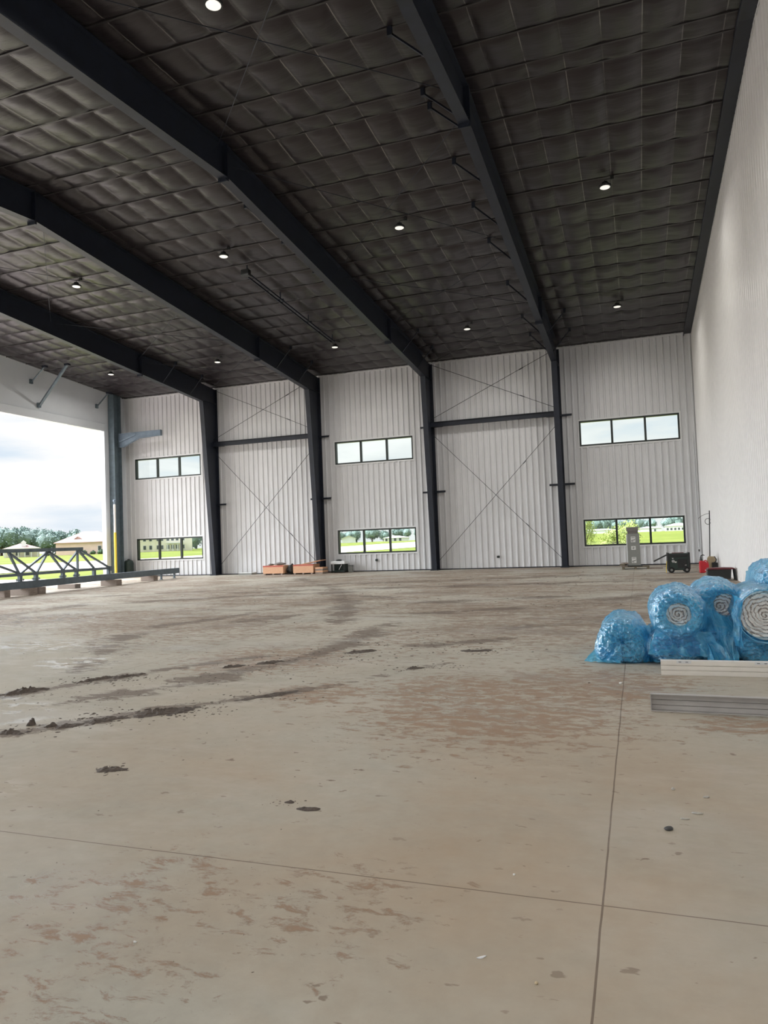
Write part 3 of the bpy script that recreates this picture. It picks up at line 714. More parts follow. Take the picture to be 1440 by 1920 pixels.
for x, y, lab in ((-6.97, 11.49, 'round lit high bay lamp overhead, the largest, at the top edge'),
                  (-.42, 21.92, 'round lit high bay lamp in the middle of the roof bay beside the right wall'),
                  (-6.77, 22.06, 'round lit high bay lamp between first and second beams, above the crossing rods'),
                  (-19.61, 21.98, 'round lit high bay lamp between third and fourth beams, in mid roof'),
                  (-.36, 31.63, 'small round lit lamp near the far wall beside the right wall'),
                  (-6.80, 31.92, 'small round lit lamp near the far wall between first and second beams'),
                  (-13.28, 31.99, 'small round lit lamp at the far end of the black twin rail'),
                  (-19.70, 31.90, 'small round lit lamp near the far wall between third and fourth beams'),
                  (-26.05, 31.62, 'small round lit lamp near the doorway, left of the fourth beam'),
                  (-13.3, 11.35, 'round high bay lamp overhead behind the second beam'),
                  (-13.1, 21.8, 'round high bay lamp in mid roof hidden by the second beam'),
                  (-.4, 11.35, 'round high bay lamp overhead beside the right wall'),
                  (-.4, 1.0, 'added unseen high bay lamp overhead, beside the right wall'),  # this row is added out of view to brighten the near floor
                  (-6.9, 1.0, 'added unseen high bay lamp overhead, left of the first beam'),
                  (-13.3, 1.0, 'added unseen high bay lamp overhead, left of the second beam'),
                  (-19.7, 1.0, 'added unseen high bay lamp overhead, left of the third beam'),
                  (-19.7, 11.35, 'round high bay lamp on the near slope left of the third beam'),
                  (-26.0, 11.35, 'round high bay lamp on the near slope left of the fourth beam'),
                  (-26.0, 21.75, 'round high bay lamp in mid roof left of the fourth beam')): highbay(x, y, lab)

# outlets and conduit on the walls
for x, z, lab in ((-6.76, .59, 'small dark outlet box low on the far wall under the bracing'), (-13.35, .60, 'small dark outlet box low on the far wall under the middle windows')):
    t = thing('outlet_box', lab, 'outlet', (x, D-.03, z))
    bm = nb(); box(bm, (-.06, -.06, -.06), (.06, 0, .06), .008); obj('box', bm, MT['black'], t)
    bm = nb(); box(bm, (-.07, -.066, -.045), (.07, -.06, .045)); obj('cover', bm, MT['bronze'], t)
t = thing('conduit', 'white vertical conduit with an outlet in the right corner', 'conduit', (2.66, D-.05, 0))
bm = nb(); tube(bm, [(0, 0, .72), (0, 0, 6.0)], .022, 8); obj('pipe', bm, MT['trim'], t)
bm = nb(); box(bm, (-.07, -.05, .56), (.07, .02, .76), .008); obj('outlet_box', bm, MT['trim'], t)
bm = nb(); box(bm, (-.03, -.055, .58), (.03, -.05, .68)); obj('socket', bm, MT['ink'], t)

# ------------------------------------------------------------------ door truss on blocks
A, B = Vector((-22.85, 21.3, 0)), Vector((-24.20, 34.45, 0))
d = (B-A); Lb = d.length; ang = math.atan2(d.y, d.x)
A0 = A - d.normalized()*6; LT = Lb + 6
t = thing('door_truss', 'long dark green steel door truss lying on timber blocks in the doorway', 'truss', (A0.x, A0.y, 0), ang)
bm = nb(); box(bm, (0, -.12, .27), (LT, .12, .29)); box(bm, (0, -.12, .53), (LT, .12, .55)); box(bm, (0, -.012, .29), (LT, .012, .53)); box(bm, (LT-.02, -.12, .27), (LT, .12, .55))
box(bm, (0, -.105, .29), (LT, -.095, .53)); obj('main_beam', bm, MT['steel_green'], t)
for x in (LT-.35, LT-1.7):
    bm = nb(); box(bm, (x-.08, -.08, 0), (x+.08, .08, .02)); box(bm, (x-.04, -.04, .02), (x+.04, .04, .27)); obj('foot', bm, MT['steel_green'], t)
off = 6 + .55          # photo s -> local x
TE = off + 6.4
bm = nb(); bar(bm, (.2, 0, .82), (TE, 0, .82), .12, .11); obj('lower_chord', bm, MT['steel_green'], t)
bm = nb(); bar(bm, (.2, 0, 1.76), (off+4.36, 0, 1.76), .14, .14); obj('top_chord', bm, MT['steel_green'], t)
for p, q in ((2.16, .55), (2.16, 1.46), (2.16, 3.05), (2.16, 3.92), (4.1, 3.05), (4.1, 5.2), (4.25, 6.3), (-.1, 1.35), (-.1, .45), (-2.2, -.8), (-2.2, .45), (-2.2, -1.6), (-4.2, -1.6), (-4.2, -3.2)):
    bm = nb(); bar(bm, (off+p, 0, 1.70), (off+q, 0, .87), .075, .075); obj('diagonal', bm, MT['steel_green'], t)
bm = nb(); bar(bm, (off+4.04, 0, 1.70), (off+4.04, 0, .87), .08, .08, (1, 0, 0)); obj('post', bm, MT['steel_green'], t)
for x in (.5, 1.4, 3.05, 3.95, 5.2, 6.3, -1.6, -3.2):
    bm = nb(); box(bm, (off+x-.07, -.06, .55), (off+x+.07, .06, .77))
    if x < 5: box(bm, (off+x-.22, -.03, .60), (off+x+.22, .03, .625)); lathe(bm, [(.02, -.05), (.02, .05)], 6, (off+x-.18, 0, .61)); lathe(bm, [(.02, -.05), (.02, .05)], 6, (off+x+.18, 0, .61))
    obj('stub', bm, MT['steel_green'], t)
bm = nb(); bar(bm, (TE, -.09, .80), (TE, .09, .80), .22, .22); obj('end_gusset', bm, MT['steel_green'], t)
def block(s, y, L_, w, h, label):
    p = A0 + d.normalized()*(6+s)
    q = Vector((-d.y, d.x, 0)).normalized()*y
    bm = nb(); box(bm, (-L_/2, -w/2, 0), (L_/2, w/2, h), .012)
    o = obj('timber_block', bm, MT['wood'], loc=(p.x+q.x, p.y+q.y, 0)); o.rotation_euler = (0, 0, ang)
    tag(o, label, 'block', 'timber blocks under the steel truss'); return o
block(1.35, .1, .42, .95, .268, 'long weathered timber block under the steel truss, nearest the camera')
block(1.95, .1, .40, .80, .268, 'timber block beside the long one under the steel truss')
block(.2, .2, .30, .7, .268, 'timber block at the left picture edge under the steel truss')
block(6.9, -.1, .42, .85, .268, 'timber block under the steel truss below its end gusset')
block(5.2, .9, .40, .9, .20, 'low timber block behind the steel truss in the doorway')
block(10.6, .15, .40, .75, .268, 'timber block under the right end of the steel truss')

# ------------------------------------------------------------------ things along the far wall
def crate(x, y, w, dep, h, label, lid=False):
    t = thing('wooden_crate', label, 'crate', (x, y, 0), group='orange strand board crates by the far wall')
    for s in (-.42, 0, .42):
        bm = nb(); box(bm, (s*w-.05, -dep/2, 0), (s*w+.05, dep/2, .07)); obj('skid', bm, MT['wood'], t)
    bm = nb(); th = .02
    box(bm, (-w/2, -dep/2, .07), (w/2, dep/2, .09)); box(bm, (-w/2, -dep/2, .09), (w/2, -dep/2+th, h)); box(bm, (-w/2, dep/2-th, .09), (w/2, dep/2, h))
    box(bm, (-w/2, -dep/2+th, .09), (-w/2+th, dep/2-th, h)); box(bm, (w/2-th, -dep/2+th, .09), (w/2, dep/2-th, h)); obj('body', bm, MT['osb'], t)
    bm = nb(); box(bm, (-w/2-.006, -dep/2-.006, h-.07), (w/2+.006, -dep/2, h)); obj('painted_edge', bm, MT['osb_red'], t)
    if lid:
        bm = nb(); bar(bm, (-.1, 0, h+.02), (w/2+.42, 0, h+.20), dep*.9, .03); o = obj('lid', bm, MT['osb'], t)
    return t
crate(-18.76, 35.80, 1.22, .85, .50, 'orange strand board crate, left of the two, with sacks on top')
crate(-16.96, 35.80, 1.18, .85, .52, 'orange strand board crate, right of the two, with its lid tilted up', True)
def lump(bm, c, r, seed, sub=3, sq=1.0):
    q = bmesh.ops.create_icosphere(bm, subdivisions=sub, radius=1)
    for v in q['verts']:
        n = v.co.normalized(); k = 1 + .28*noise.noise(n*1.6 + Vector((seed, 0, 0))) + .10*noise.noise(n*4.5 + Vector((seed, 5, 0)))
        v.co = Vector(c) + Vector((n.x*r[0]*k, n.y*r[1]*k, max(-.92, n.z*k)*r[2]))
for x, y, z, r, s, lab in ((-17.86, 35.85, .255, (.27, .33, .28), 2.2, 'dark bulging sack on the floor between the orange crates'),):
    t = thing('sack', lab, 'sack', (x, y, 0)); bm = nb(); lump(bm, (0, 0, z), r, s, 4); obj('bag', bm, MT['black'], t, smooth=True)
    bm = nb(); lump(bm, (.02, .02, z+.27), (.06, .05, .06), s+3, 3); obj('tied_neck', bm, MT['black'], t, smooth=True)
for x, r, s, lab in ((-18.55, (.30, .25, .075), 4.1, 'crumpled dark sack on top of the left orange crate'), (-19.08, (.14, .2, .05), 7.7, 'small flat dark sack at the left end of the left crate')):
    t = thing('sack', lab, 'sack', (x, 35.80, .505)); bm = nb(); lump(bm, (0, 0, r[2]*.9), r, s, 4); obj('bag', bm, MT['grey_cap'], t, smooth=True)
# planks between crate lid and column
for k in range(4):
    bm = nb(); box(bm, (-.22, -.36, 0), (.22, .36, .085), .006); o = obj('board', bm, MT['osb' if k % 2 else 'wood'], loc=(-16.07, 35.80-.01*k, .087*k)); o.rotation_euler = (0, 0, .02*(k-1))
    tag(o, ('lowest', 'second', 'third', 'top')[k] + ' short board in the pile right of the orange crates', 'board', 'short boards piled by the column')
# flat tray, work table
t = thing('shallow_tray', 'low grey flat tray on the floor left of the orange crates', 'tray', (-20.9, 36.4, 0))
bm = nb(); box(bm, (-.42, -.3, 0), (.42, .3, .10), .01); obj('tray', bm, MT['grey_box'], t)
bm = nb(); box(bm, (-.44, -.32, .10), (.44, .32, .125), .006); obj('rim', bm, MT['trim'], t)
t = thing('work_table', 'small white-topped work table with dark crossed legs under the middle windows', 'table', (-15.28, 36.45, 0))
bm = nb(); box(bm, (-.42, -.3, .46), (.40, .3, .62), .015); obj('top', bm, MT['trim'], t)
bm = nb(); box(bm, (-.40, -.25, .05), (.33, .22, .10)); box(bm, (-.40, .16, .10), (.33, .2, .46)); obj('back_panel', bm, MT['dgreen'], t)
for sx in (-.37, .34):
    for sy in (-.24, .24):
        bm = nb(); bar(bm, (sx, sy, 0), (sx, sy, .46), .05, .05, (1, 0, 0)); obj('leg', bm, MT['black'], t)
bm = nb(); bar(bm, (.05, -.26, .16), (.22, -.26, .44), .025, .025, (0, 1, 0)); obj('cross_brace', bm, MT['chrome'], t)
t = thing('folded_tarp', 'small dark bundle lying on the white-topped work table', 'bundle', (-15.33, 36.45, .62)); bm = nb(); lump(bm, (0, 0, .045), (.17, .14, .05), 3.3, 3); obj('bundle', bm, MT['black'], t, smooth=True)
t = thing('utility_box', 'small dark box on the floor right of the work table', 'box', (-14.7, 36.6, 0)); bm = nb(); box(bm, (-.1, -.12, 0), (.1, .12, .34), .01); obj('body', bm, MT['grey_box'], t); bm = nb(); box(bm, (-.11, -.13, .34), (.11, .13, .37), .005); obj('lid', bm, MT['black'], t)

# electrical cabinet on a pallet
PX, PY = -.20, 33.45
t = thing('pallet', 'worn wooden pallet under the tall grey cabinet', 'pallet', (PX+.04, PY+.1, 0))
for s in (-.5, 0, .5):
    bm = nb(); box(bm, (s-.045, -.5, 0), (s+.045, .5, .09)); obj('runner', bm, MT['pallet'], t)
for k in range(5):
    bm = nb(); y = -.45+k*.225; box(bm, (-.56, y-.05, .09), (.56, y+.05, .112)); obj('deck_board', bm, MT['pallet'], t)
t = thing('switch_cabinet', 'tall grey electrical cabinet standing on a pallet in front of the right-hand windows', 'cabinet', (PX, PY, .112))
bm = nb(); box(bm, (-.255, -.22, .04), (.255, .22, 1.42), .01); obj('body', bm, MT['grey_box'], t)
bm = nb(); box(bm, (-.30, -.25, 0), (.32, .25, .045)); obj('plinth', bm, MT['black'], t)
bm = nb(); box(bm, (-.29, -.15, .05), (-.255, .2, 1.38), .005); obj('side_flange', bm, MT['trim'], t)
bm = nb(); box(bm, (-.235, -.2, 1.42), (.20, .2, 1.60)); prism(bm, [(-.27, 1.53), (.22, 1.53), (.22, 1.70), (-.27, 1.70)], 'Y', -.24, .24)
bar(bm, (.22, 0, 1.69), (.30, 0, 1.50), .48, .012, (1, 0, 0)); obj('top_cap', bm, MT['grey_cap'], t)
for z, h, k in ((1.17, .24, 0), (.80, .16, 1), (.28, .25, 0)):
    bm = nb(); box(bm, (-.10, -.225, z-h/2), (.085, -.2205, z+h/2)); st = obj('sticker', bm, MT['paper'], t)
    bm = nb()
    if k:
        bar(bm, (-.06, -.227, z), (.045, -.227, z), .004, .014); bar(bm, (-.008, -.227, z-.055), (-.008, -.227, z+.055), .004, .014, (1, 0, 0))
        for sx, sy in ((1, 0), (-1, 0), (0, 1), (0, -1)):
            c0 = Vector((-.008+sx*.05, -.227, z+sy*.05)); bar(bm, c0, c0+Vector((-sx*.02+sy*.02, 0, -sy*.02+sx*.02)), .004, .01)
    else:
        box(bm, (-.075, -.229, z+h*.28), (.06, -.226, z+h*.36)); bar(bm, (-.02, -.228, z-.01), (.02, -.228, z-.05), .004, .022); bar(bm, (.02, -.228, z-.05), (.065, -.228, z+.01), .004, .022)
        box(bm, (-.075, -.229, z-h*.42), (.01, -.226, z-h*.38)); box(bm, (-.075, -.229, z-h*.32), (-.03, -.226, z-h*.12))
    obj('mark', bm, MT['ink'], st)
for k, (x, y, w, rz) in enumerate(((-.48, .02, .26, .1), (-.50, .02, .24, -.12), (-.46, .05, .22, .25))):
    bm = nb(); box(bm, (-w/2, -.30, 0), (w/2, .12, .055), .004); o = obj('timber_offcut', bm, MT['wood' if k != 1 else 'pallet'], loc=(PX+x+.04, PY+y, .1125+.056*k)); o.rotation_euler = (0, 0, rz)
    tag(o, ('lowest', 'middle', 'top')[k] + ' timber offcut stacked on the pallet left of the cabinet', 'offcut', 'offcuts on the pallet')
bm = nb(); box(bm, (-.32, -.06, 0), (.32, .06, .06), .004); o = obj('timber_offcut', bm, MT['wood'], loc=(.62, 33.15, 0)); o.rotation_euler = (0, 0, .1); tag(o, 'flat timber offcut on the floor right of the pallet', 'offcut')

# generator
GX, GY = 1.40, 29.9
t = thing('generator', 'dark green wheeled generator with a long pull handle near the right-hand windows', 'generator', (GX, GY, 0), .03)
prof = [(-.36, .10), (.36, .10), (.385, .16), (.385, .66), (.34, .73), (-.34, .73), (-.385, .66), (-.385, .16)]
bm = nb(); prism(bm, prof, 'Y', -.26, .26, .015); obj('body', bm, MT['dgreen'], t)
for s in (-1, 1):
    bm = nb(); prism(bm, [(s*.40, .12), (s*.33, .12), (s*.33, .76), (s*.40, .76)], 'Y', -.285, .285, .012); obj('corner_guard', bm, MT['black'], t)
bm = nb(); box(bm, (-.30, -.285, .60), (.30, -.26, .70), .008); box(bm, (-.05, -.28, .18), (.28, -.26, .52), .008); obj('grille_panel', bm, MT['black'], t)
bm = nb(); box(bm, (-.22, -.05, .73), (.20, .05, .755)); obj('red_stripe', bm, MT['maroon'], t)
bm = nb(); lathe(bm, [(.055, -.285), (.055, -.26)], 16, (-.20, 0, .44), 'Y'); obj('recoil_starter', bm, MT['chrome'], t)
bm = nb(); box(bm, (-.15, -.29, .38), (-.08, -.26, .43), .004); obj('label_plate', bm, MT['paper'], t)
bm = nb(); box(bm, (-.24, -.275, .53), (-.18, -.26, .56)); box(bm, (.20, -.285, .27), (.27, -.26, .30)); obj('switch', bm, MT['chrome'], t)
for sx in (-1, 1):
    for sy in (-1, 1):
        bm = nb(); lathe(bm, [(.06, -.035), (.105, -.03), (.11, 0), (.105, .03), (.06, .035)], 20, (0, 0, 0), 'Y'); w = obj('wheel', bm, MT['rubber'], t, loc=(sx*.27, sy*.27, .11))
        bm = nb(); lathe(bm, [(.045, -.04), (.05, 0), (.045, .04)], 14, (0, 0, 0), 'Y'); obj('hub', bm, MT['grey_box'], w)
bm = nb()
for s in (-.2, .2): bar(bm, (-.36, s, .70), (-.86, s, .45), .03, .03)
bar(bm, (-.86, -.215, .45), (-.86, .215, .45), .035, .035); obj('pull_handle', bm, MT['black'], t)
bm = nb(); tube(bm, [(-.42, -.2, .45), (-.45, -.22, .2), (-.46, -.25, .01)], .012, 6); obj('cable', bm, MT['yellow'], t)

# petrol can
t = thing('fuel_can', 'red plastic fuel can standing on the floor by the right wall', 'can', (2.24, 29.3, 0), .05)
bm = nb(); prism(bm, [(-.155, 0), (.155, 0), (.16, .05), (.16, .30), (.06, .42), (-.10, .46), (-.155, .42)], 'Y', -.11, .11, .025); obj('body', bm, MT['red'], t)
bm = nb(); tube(bm, [(-.0, 0, .42), (.06, 0, .46), (.13, 0, .40), (.155, 0, .28), (.15, 0, .2)], .022, 8); obj('handle', bm, MT['red'], t)
bm = nb(); lathe(bm, [(.05, .45), (.05, .50), (.035, .51), (.03, .58)], 14, (-.09, 0, 0)); obj('collar', bm, MT['black'], t)
bm = nb(); tube(bm, [(-.09, 0, .56), (-.08, 0, .63), (-.02, 0, .66), (.04, 0, .64)], [.022, .022, .018, .014], 8); obj('spout', bm, MT['black'], t)
bm = nb(); box(bm, (.02, -.1145, .08), (.12, -.1105, .12)); obj('label', bm, MT['paper'], t)
# tan board, dark case behind it
t = thing('leaning_board', 'tan rounded board leaning on the right wall behind the fuel can', 'board', (2.52, 30.2, 0), 0)
bm = nb(); prism(bm, [(-.17, 0), (.10, 0), (.22, .46), (.17, .56), (-.02, .58), (-.08, .52)], 'Y', -.04, .04, .012); obj('board', bm, MT['tan'], t)
bm = nb(); prism(bm, [(.07, .0), (.13, .0), (.25, .45), (.19, .57), (.15, .57), (.21, .45)], 'Y', -.045, .045, .006); obj('edge_band', bm, MT['ink'], t)
t = thing('hard_case', 'small black case on the floor behind the tan board', 'case', (2.68, 30.05, 0)); bm = nb(); box(bm, (-.10, -.12, 0), (.10, .12, .34), .015); obj('body', bm, MT['black'], t); bm = nb(); box(bm, (-.03, -.02, .34), (.03, .02, .37), .006); obj('handle', bm, MT['ink'], t)
# rod with a hook and coil
t = thing('prop_rod', 'tall dark rod leaning on the right wall with a looped wire', 'rod', (2.70, 32.4, 0))
bm = nb(); tube(bm, [(0, 0, 0), (.10, .04, 2.36)], .022, 8); obj('rod', bm, MT['black'], t)
bm = nb(); tube(bm, [(.09, .04, 2.24), (-.05, .04, 2.22), (-.2, .03, 2.16), (-.34, .02, 2.05)], .008, 6); obj('wire', bm, MT['black'], t)
bm = nb(); tube(bm, [(.02+.11*math.cos(a), .0, 1.92+.12*math.sin(a)) for a in [k*2*PI/20 for k in range(21)]], .011, 6); obj('loop', bm, MT['black'], t)
# black bin with a red lid
t = thing('tool_bin', 'black box with a dark red lid on legs, behind the blue rolls', 'box', (2.36, 24.95, 0))
bm = nb(); prism(bm, [(-.36, .04), (.28, .04), (.31, .34), (-.38, .34)], 'Y', -.22, .22, .015); obj('body', bm, MT['black'], t)
bm = nb(); prism(bm, [(-.38, .34), (.42, .34), (.38, .385), (.1, .395), (-.35, .385)], 'Y', -.24, .24, .008); obj('lid', bm, MT['maroon'], t)
for s in (-.2, .2):
    bm = nb(); bar(bm, (.40, s, .34), (.43, s, 0), .045, .035, (0, 1, 0)); obj('leg', bm, MT['black'], t)
    bm = nb(); bar(bm, (-.33, s, .05), (-.33, s, 0), .05, .05, (0, 1, 0)); obj('foot', bm, MT['black'], t)
bm = nb(); tube(bm, [(-.37, -.2, .30), (-.43, -.2, .25), (-.43, -.2, .15), (-.38, -.2, .10)], .012, 6); obj('side_handle', bm, MT['grey_box'], t)
#NEXT2
# ------------------------------------------------------------------ blue wrapped insulation rolls
def fold(v): return 1-2*abs(noise.noise(v))
def make_roll(label, cx, cz, yf, L, R, rz_scale, hole, seed, group='insulation rolls wrapped in blue film', floor_rest=False, flare=0.0, yaw=0.0, ox=0, oz=0, film='film'):
    t = thing('insulation_roll', label, 'roll', (cx, yf, 0), yaw, group)
    # core, its centre is the mesh origin so the turns follow it
    bm = nb(); nr, na = 26, 96; Rc = R*.93; fr = []
    def lim(z): return max(z, .015)
    for i in range(nr+1):
        r = Rc*i/nr; ring = []
        for k in range(na):
            a = 2*PI*k/na
            rr = r*(1+.05*noise.noise((math.cos(a)*1.3+seed, math.sin(a)*1.3, 1)))
            ph = r/.043 + a/(2*PI) + .9*noise.noise((math.cos(a)*1.5, math.sin(a)*1.5, seed+r*4))
            y = .05 + .016*math.sin(2*PI*ph) + .03*noise.noise((rr*math.cos(a)*9, rr*math.sin(a)*9, seed)) + .05*max(0, .3-r/Rc)*noise.noise((a, r*20, seed))
            if i == nr: y = .07
            z = rr*math.sin(a)*rz_scale
            ring.append(bm.verts.new((rr*math.cos(a), y, max(z, .02-cz))))
        fr.append(ring)
    for s in (.25, .6, .9, 1.0):
        ring = []
        for k in range(na):
            a = 2*PI*k/na; rr = Rc*(1 if s < 1 else .85)
            ring.append(bm.verts.new((rr*math.cos(a), .07+(L-.12)*s, max(rr*math.sin(a)*rz_scale, .02-cz))))
        fr.append(ring)
    for a_, b_ in zip(fr, fr[1:]):
        for k in range(na): bm.faces.new((a_[k], a_[(k+1) % na], b_[(k+1) % na], b_[k]))
    bm.faces.new(fr[-1])
    obj('insulation', bm, MT['core'], t, smooth=True, loc=(0, 0, cz))
    # film
    prof = [(L+.10, .10), (L+.05, .30), (L+.02, .62), (L-.02, .90)]
    nL = 34
    prof += [(L-.05-(L-.08)*k/nL, 1.0) for k in range(nL+1)]
    prof += [(.0, .99), (-.025, .95)]
    h = hole
    if h < .9:
        n = 22
        for k in range(1, n+1):
            s = k/n; prof.append((-.03-.045*math.sin(PI*min(1, s*1.0))*(1 if h > .02 else .8), .94-(.94-max(h, .015))*s))
        prof.append((-.0, max(h*.98, .012)))
    else:
        prof += [(-.05, .97), (-.07, .99), (-.05, h)]
    na = 150; rings = []
    for j, (y, r) in enumerate(prof):
        ring = []
        front = y < .02
        for k in range(na):
            a = 2*PI*k/na; ca, sa = math.cos(a), math.sin(a)
            off = (ox, oz) if front and r < .93 else (0, 0)
            w8 = (1-r/.94) if front else 0
            # long folds along the roll, radial pleats on its face
            cr_ = (fold(Vector((ca*5+seed*2, sa*5, y*6)))-.3)*.010 + (fold(Vector((ca*11+seed, sa*11, y*13)))-.3)*.006
            f1 = cr_ + fold(Vector((ca*2.4+seed, sa*2.4, y*1.1)))*.022 + fold(Vector((ca*6+seed, sa*6+3, y*3.0)))*.012 + noise.noise(Vector((ca*9, sa*9, y*14+seed)))*.006
            rr = R*r
            dy = 0
            if front:
                dy = (fold(Vector((ca*3.2+seed+9, sa*3.2, r*1.2)))*.020 + fold(Vector((ca*7+seed, sa*7, r*3.0)))*.013 + noise.noise(Vector((ca*r*8, sa*r*8, seed)))*.022 + (fold(Vector((ca*r*6+seed, sa*r*6, 2)))-.3)*.022 + (fold(Vector((ca*r*14+seed, sa*r*14, 5)))-.3)*.010)*min(1, (1-r)*6+.15)
                rr += f1*R*1.0*(r if r > .6 else .4)
            else: rr += f1*.8 + .012
            x = rr*ca + off[0]*R*min(1, w8*1.6); z = rr*sa*rz_scale + off[1]*R*min(1, w8*1.6)
            yy = y - dy
            if flare and sa < .35:
                q = max(0, (.35-sa)/1.35)**1.4
                x += flare*q*(-1 if ca < .2 else .55)*(abs(ca)**.6)*R; z -= .10*q*R*3*abs(ca)
                yy -= .03*q
            zmin = .012-cz + .012*abs(noise.noise((x*12, yy*12, seed)))
            if z < zmin:
                x *= 1 + .12*min(1, (zmin-z)/.1); z = zmin
            ring.append(bm_v((x, yy, z)))
        rings.append(ring)
    bm = nb()
    R2 = [[bm.verts.new(p) for p in r] for r in rings]
    for a_, b_ in zip(R2, R2[1:]):
        for k in range(na): bm.faces.new((a_[k], b_[k], b_[(k+1) % na], a_[(k+1) % na]))
    if h <= .02: bm.faces.new(R2[-1])
    bm.faces.new(R2[0][::-1])
    obj('plastic_wrap', bm, MT[film], t, smooth=True, loc=(0, 0, cz))
    return t
def bm_v(p): return p
def sheet(parent, p00, p10, p01, p11, seed, amp=.05, nu=60, nv=50, fr=7, pinch=0):
    """crumpled loose film: u across, v down"""
    bm = nb(); rows = []
    p00, p10, p01, p11 = map(Vector, (p00, p10, p01, p11))
    for j in range(nv+1):
        v = j/nv; row = []
        for i in range(nu+1):
            u = i/nu; uu = .5+(u-.5)*(1-pinch*math.sin(PI*v))
            p = p00.lerp(p10, uu).lerp(p01.lerp(p11, uu), v)
            n = fold(Vector((u*fr*.5+seed, v*1.2, seed)))*amp + fold(Vector((u*fr+seed, v*2.6, 4)))*amp*.4 + noise.noise(Vector((u*18, v*9, seed)))*amp*.15
            p = p + Vector((noise.noise(Vector((u*3, v*4, seed+2)))*amp*.8, -n*(.5+.7*v), noise.noise(Vector((u*5, v*3, seed+8)))*amp*.4))
            p.z = max(p.z, .012)
            row.append(bm.verts.new(p))
        rows.append(row)
    for a_, b_ in zip(rows, rows[1:]):
        for i in range(nu): bm.faces.new((a_[i], b_[i], b_[i+1], a_[i+1]))
    return obj('loose_film', bm, MT['film'], parent, smooth=True)

rA = make_roll('blue wrapped roll lying alone on the floor at the left end of the pile', -.24, .255, 9.5, 1.25, .27, .93, .015, 1.3, flare=.55)
sheet(rA, (.16, .35, .42), (.42, .30, .40), (.22, .0, .02), (.46, -.02, .02), 3.1, .05, fr=6)
sheet(rA, (-.30, .05, .20), (-.05, -.05, .12), (-.47, -.03, .014), (-.02, -.12, .014), 6.1, .03, fr=5)
rC = make_roll('squashed pale blue roll on the floor under the roll with the small white opening', .37, .205, 9.42, 1.25, .335, .60, .015, 2.7, film='film_thin')
rG = make_roll('blue wrapped roll on the floor in the middle of the bottom row', .86, .21, 9.5, 1.25, .29, .70, .015, 3.9)
rF = make_roll('blue wrapped roll on the floor under the roll with the bare white spiral end', 1.36, .20, 9.42, 1.25, .32, .62, .015, 5.2)
rI = make_roll('blue wrapped roll on the floor at the far right behind the front rolls', 1.78, .27, 9.8, 1.25, .31, .85, .015, 6.6)
rB = make_roll('upper blue roll at the left of the pile, small white opening in its film', .41, .60, 9.36, 1.05, .295, .97, .46, 8.4, ox=.0, oz=.02)
rD = make_roll('upper blue roll set back in the middle, torn open over white folds', .90, .66, 9.72, 1.1, .295, .95, .46, 9.8, ox=.26, oz=.10)
rE = make_roll('upper roll at the right with its bare white spiral end facing out', 1.32, .60, 9.22, 1.1, .300, 1.0, .95, 11.1)
rH = make_roll('blue wrapped roll highest on the pile at the right picture edge', 1.66, .90, 10.1, 1.1, .26, .95, .30, 12.9)
# film hanging from the middle roll down to the floor
sheet(rD, (-.24, -.10, .74), (.10, -.14, .50), (-.20, -.42, .02), (.16, -.44, .02), 5.7, .07, fr=9)
sheet(rE, (-.33, .10, .86), (-.24, .0, .78), (-.34, .06, .26), (-.26, -.02, .24), 8.8, .05, 30, 40, fr=4)
sheet(rB, (-.27, .02, .42), (.34, .0, .40), (-.36, -.0, .13), (.52, -.02, .10), 7.1, .035, fr=8)
sheet(rH, (-.46, .05, .78), (-.08, .0, .84), (-.62, -.25, .66), (-.18, -.3, .70), 4.4, .05, fr=6)

# white trim section and grey channel on the floor
t = thing('steel_trim_section', 'long white grooved steel section lying in front of the blue rolls', 'section', (.17, 8.72, 0), -.004)
bm = nb(); Ls = 2.5
prism(bm, [(0, 0), (0, .05), (.016, .053), (.016, .055), (0, .058), (0, .102), (.016, .105), (.016, .107), (0, .110), (0, .158), (.09, .158), (.09, .150), (.012, .148), (.012, .01), (.09, .008), (.09, 0)], 'X', 0, Ls); obj('section', bm, MT['white_metal'], t)
for x in (.24, 1.02, 1.80):
    bm = nb(); box(bm, (x-.075, -.006, .132), (x+.075, 0, .160)); cl_ = obj('clip', bm, MT['trim'], t)
    for s in (-.04, .03):
        bm = nb(); box(bm, (x+s-.014, -.008, .143), (x+s+.014, -.0055, .149)); obj('slot', bm, MT['ink'], cl_)
t = thing('steel_channel', 'long grey steel channel lying on the floor nearest the camera', 'channel', (.04, 7.02, 0), -.045)
bm = nb()
prism(bm, [(-.06, 0), (-.06, .006), (-.006, .006), (-.020, .008), (-.020, .047), (-.008, .050), (-.020, .053), (-.020, .094), (-.008, .097), (-.020, .10), (-.020, .143), (-.06, .145), (-.06, .152), (0, .152), (0, 0)], 'X', 0, 2.5); obj('channel', bm, MT['grey_metal'], t)
bm = nb(); box(bm, (-.004, -.06, 0), (.002, 0, .152)); obj('end_lip', bm, MT['grey_metal'], t)
bm = nb(); box(bm, (.085, -.014, .045), (.092, -.005, .105)); obj('rib_end', bm, MT['ink'], t)

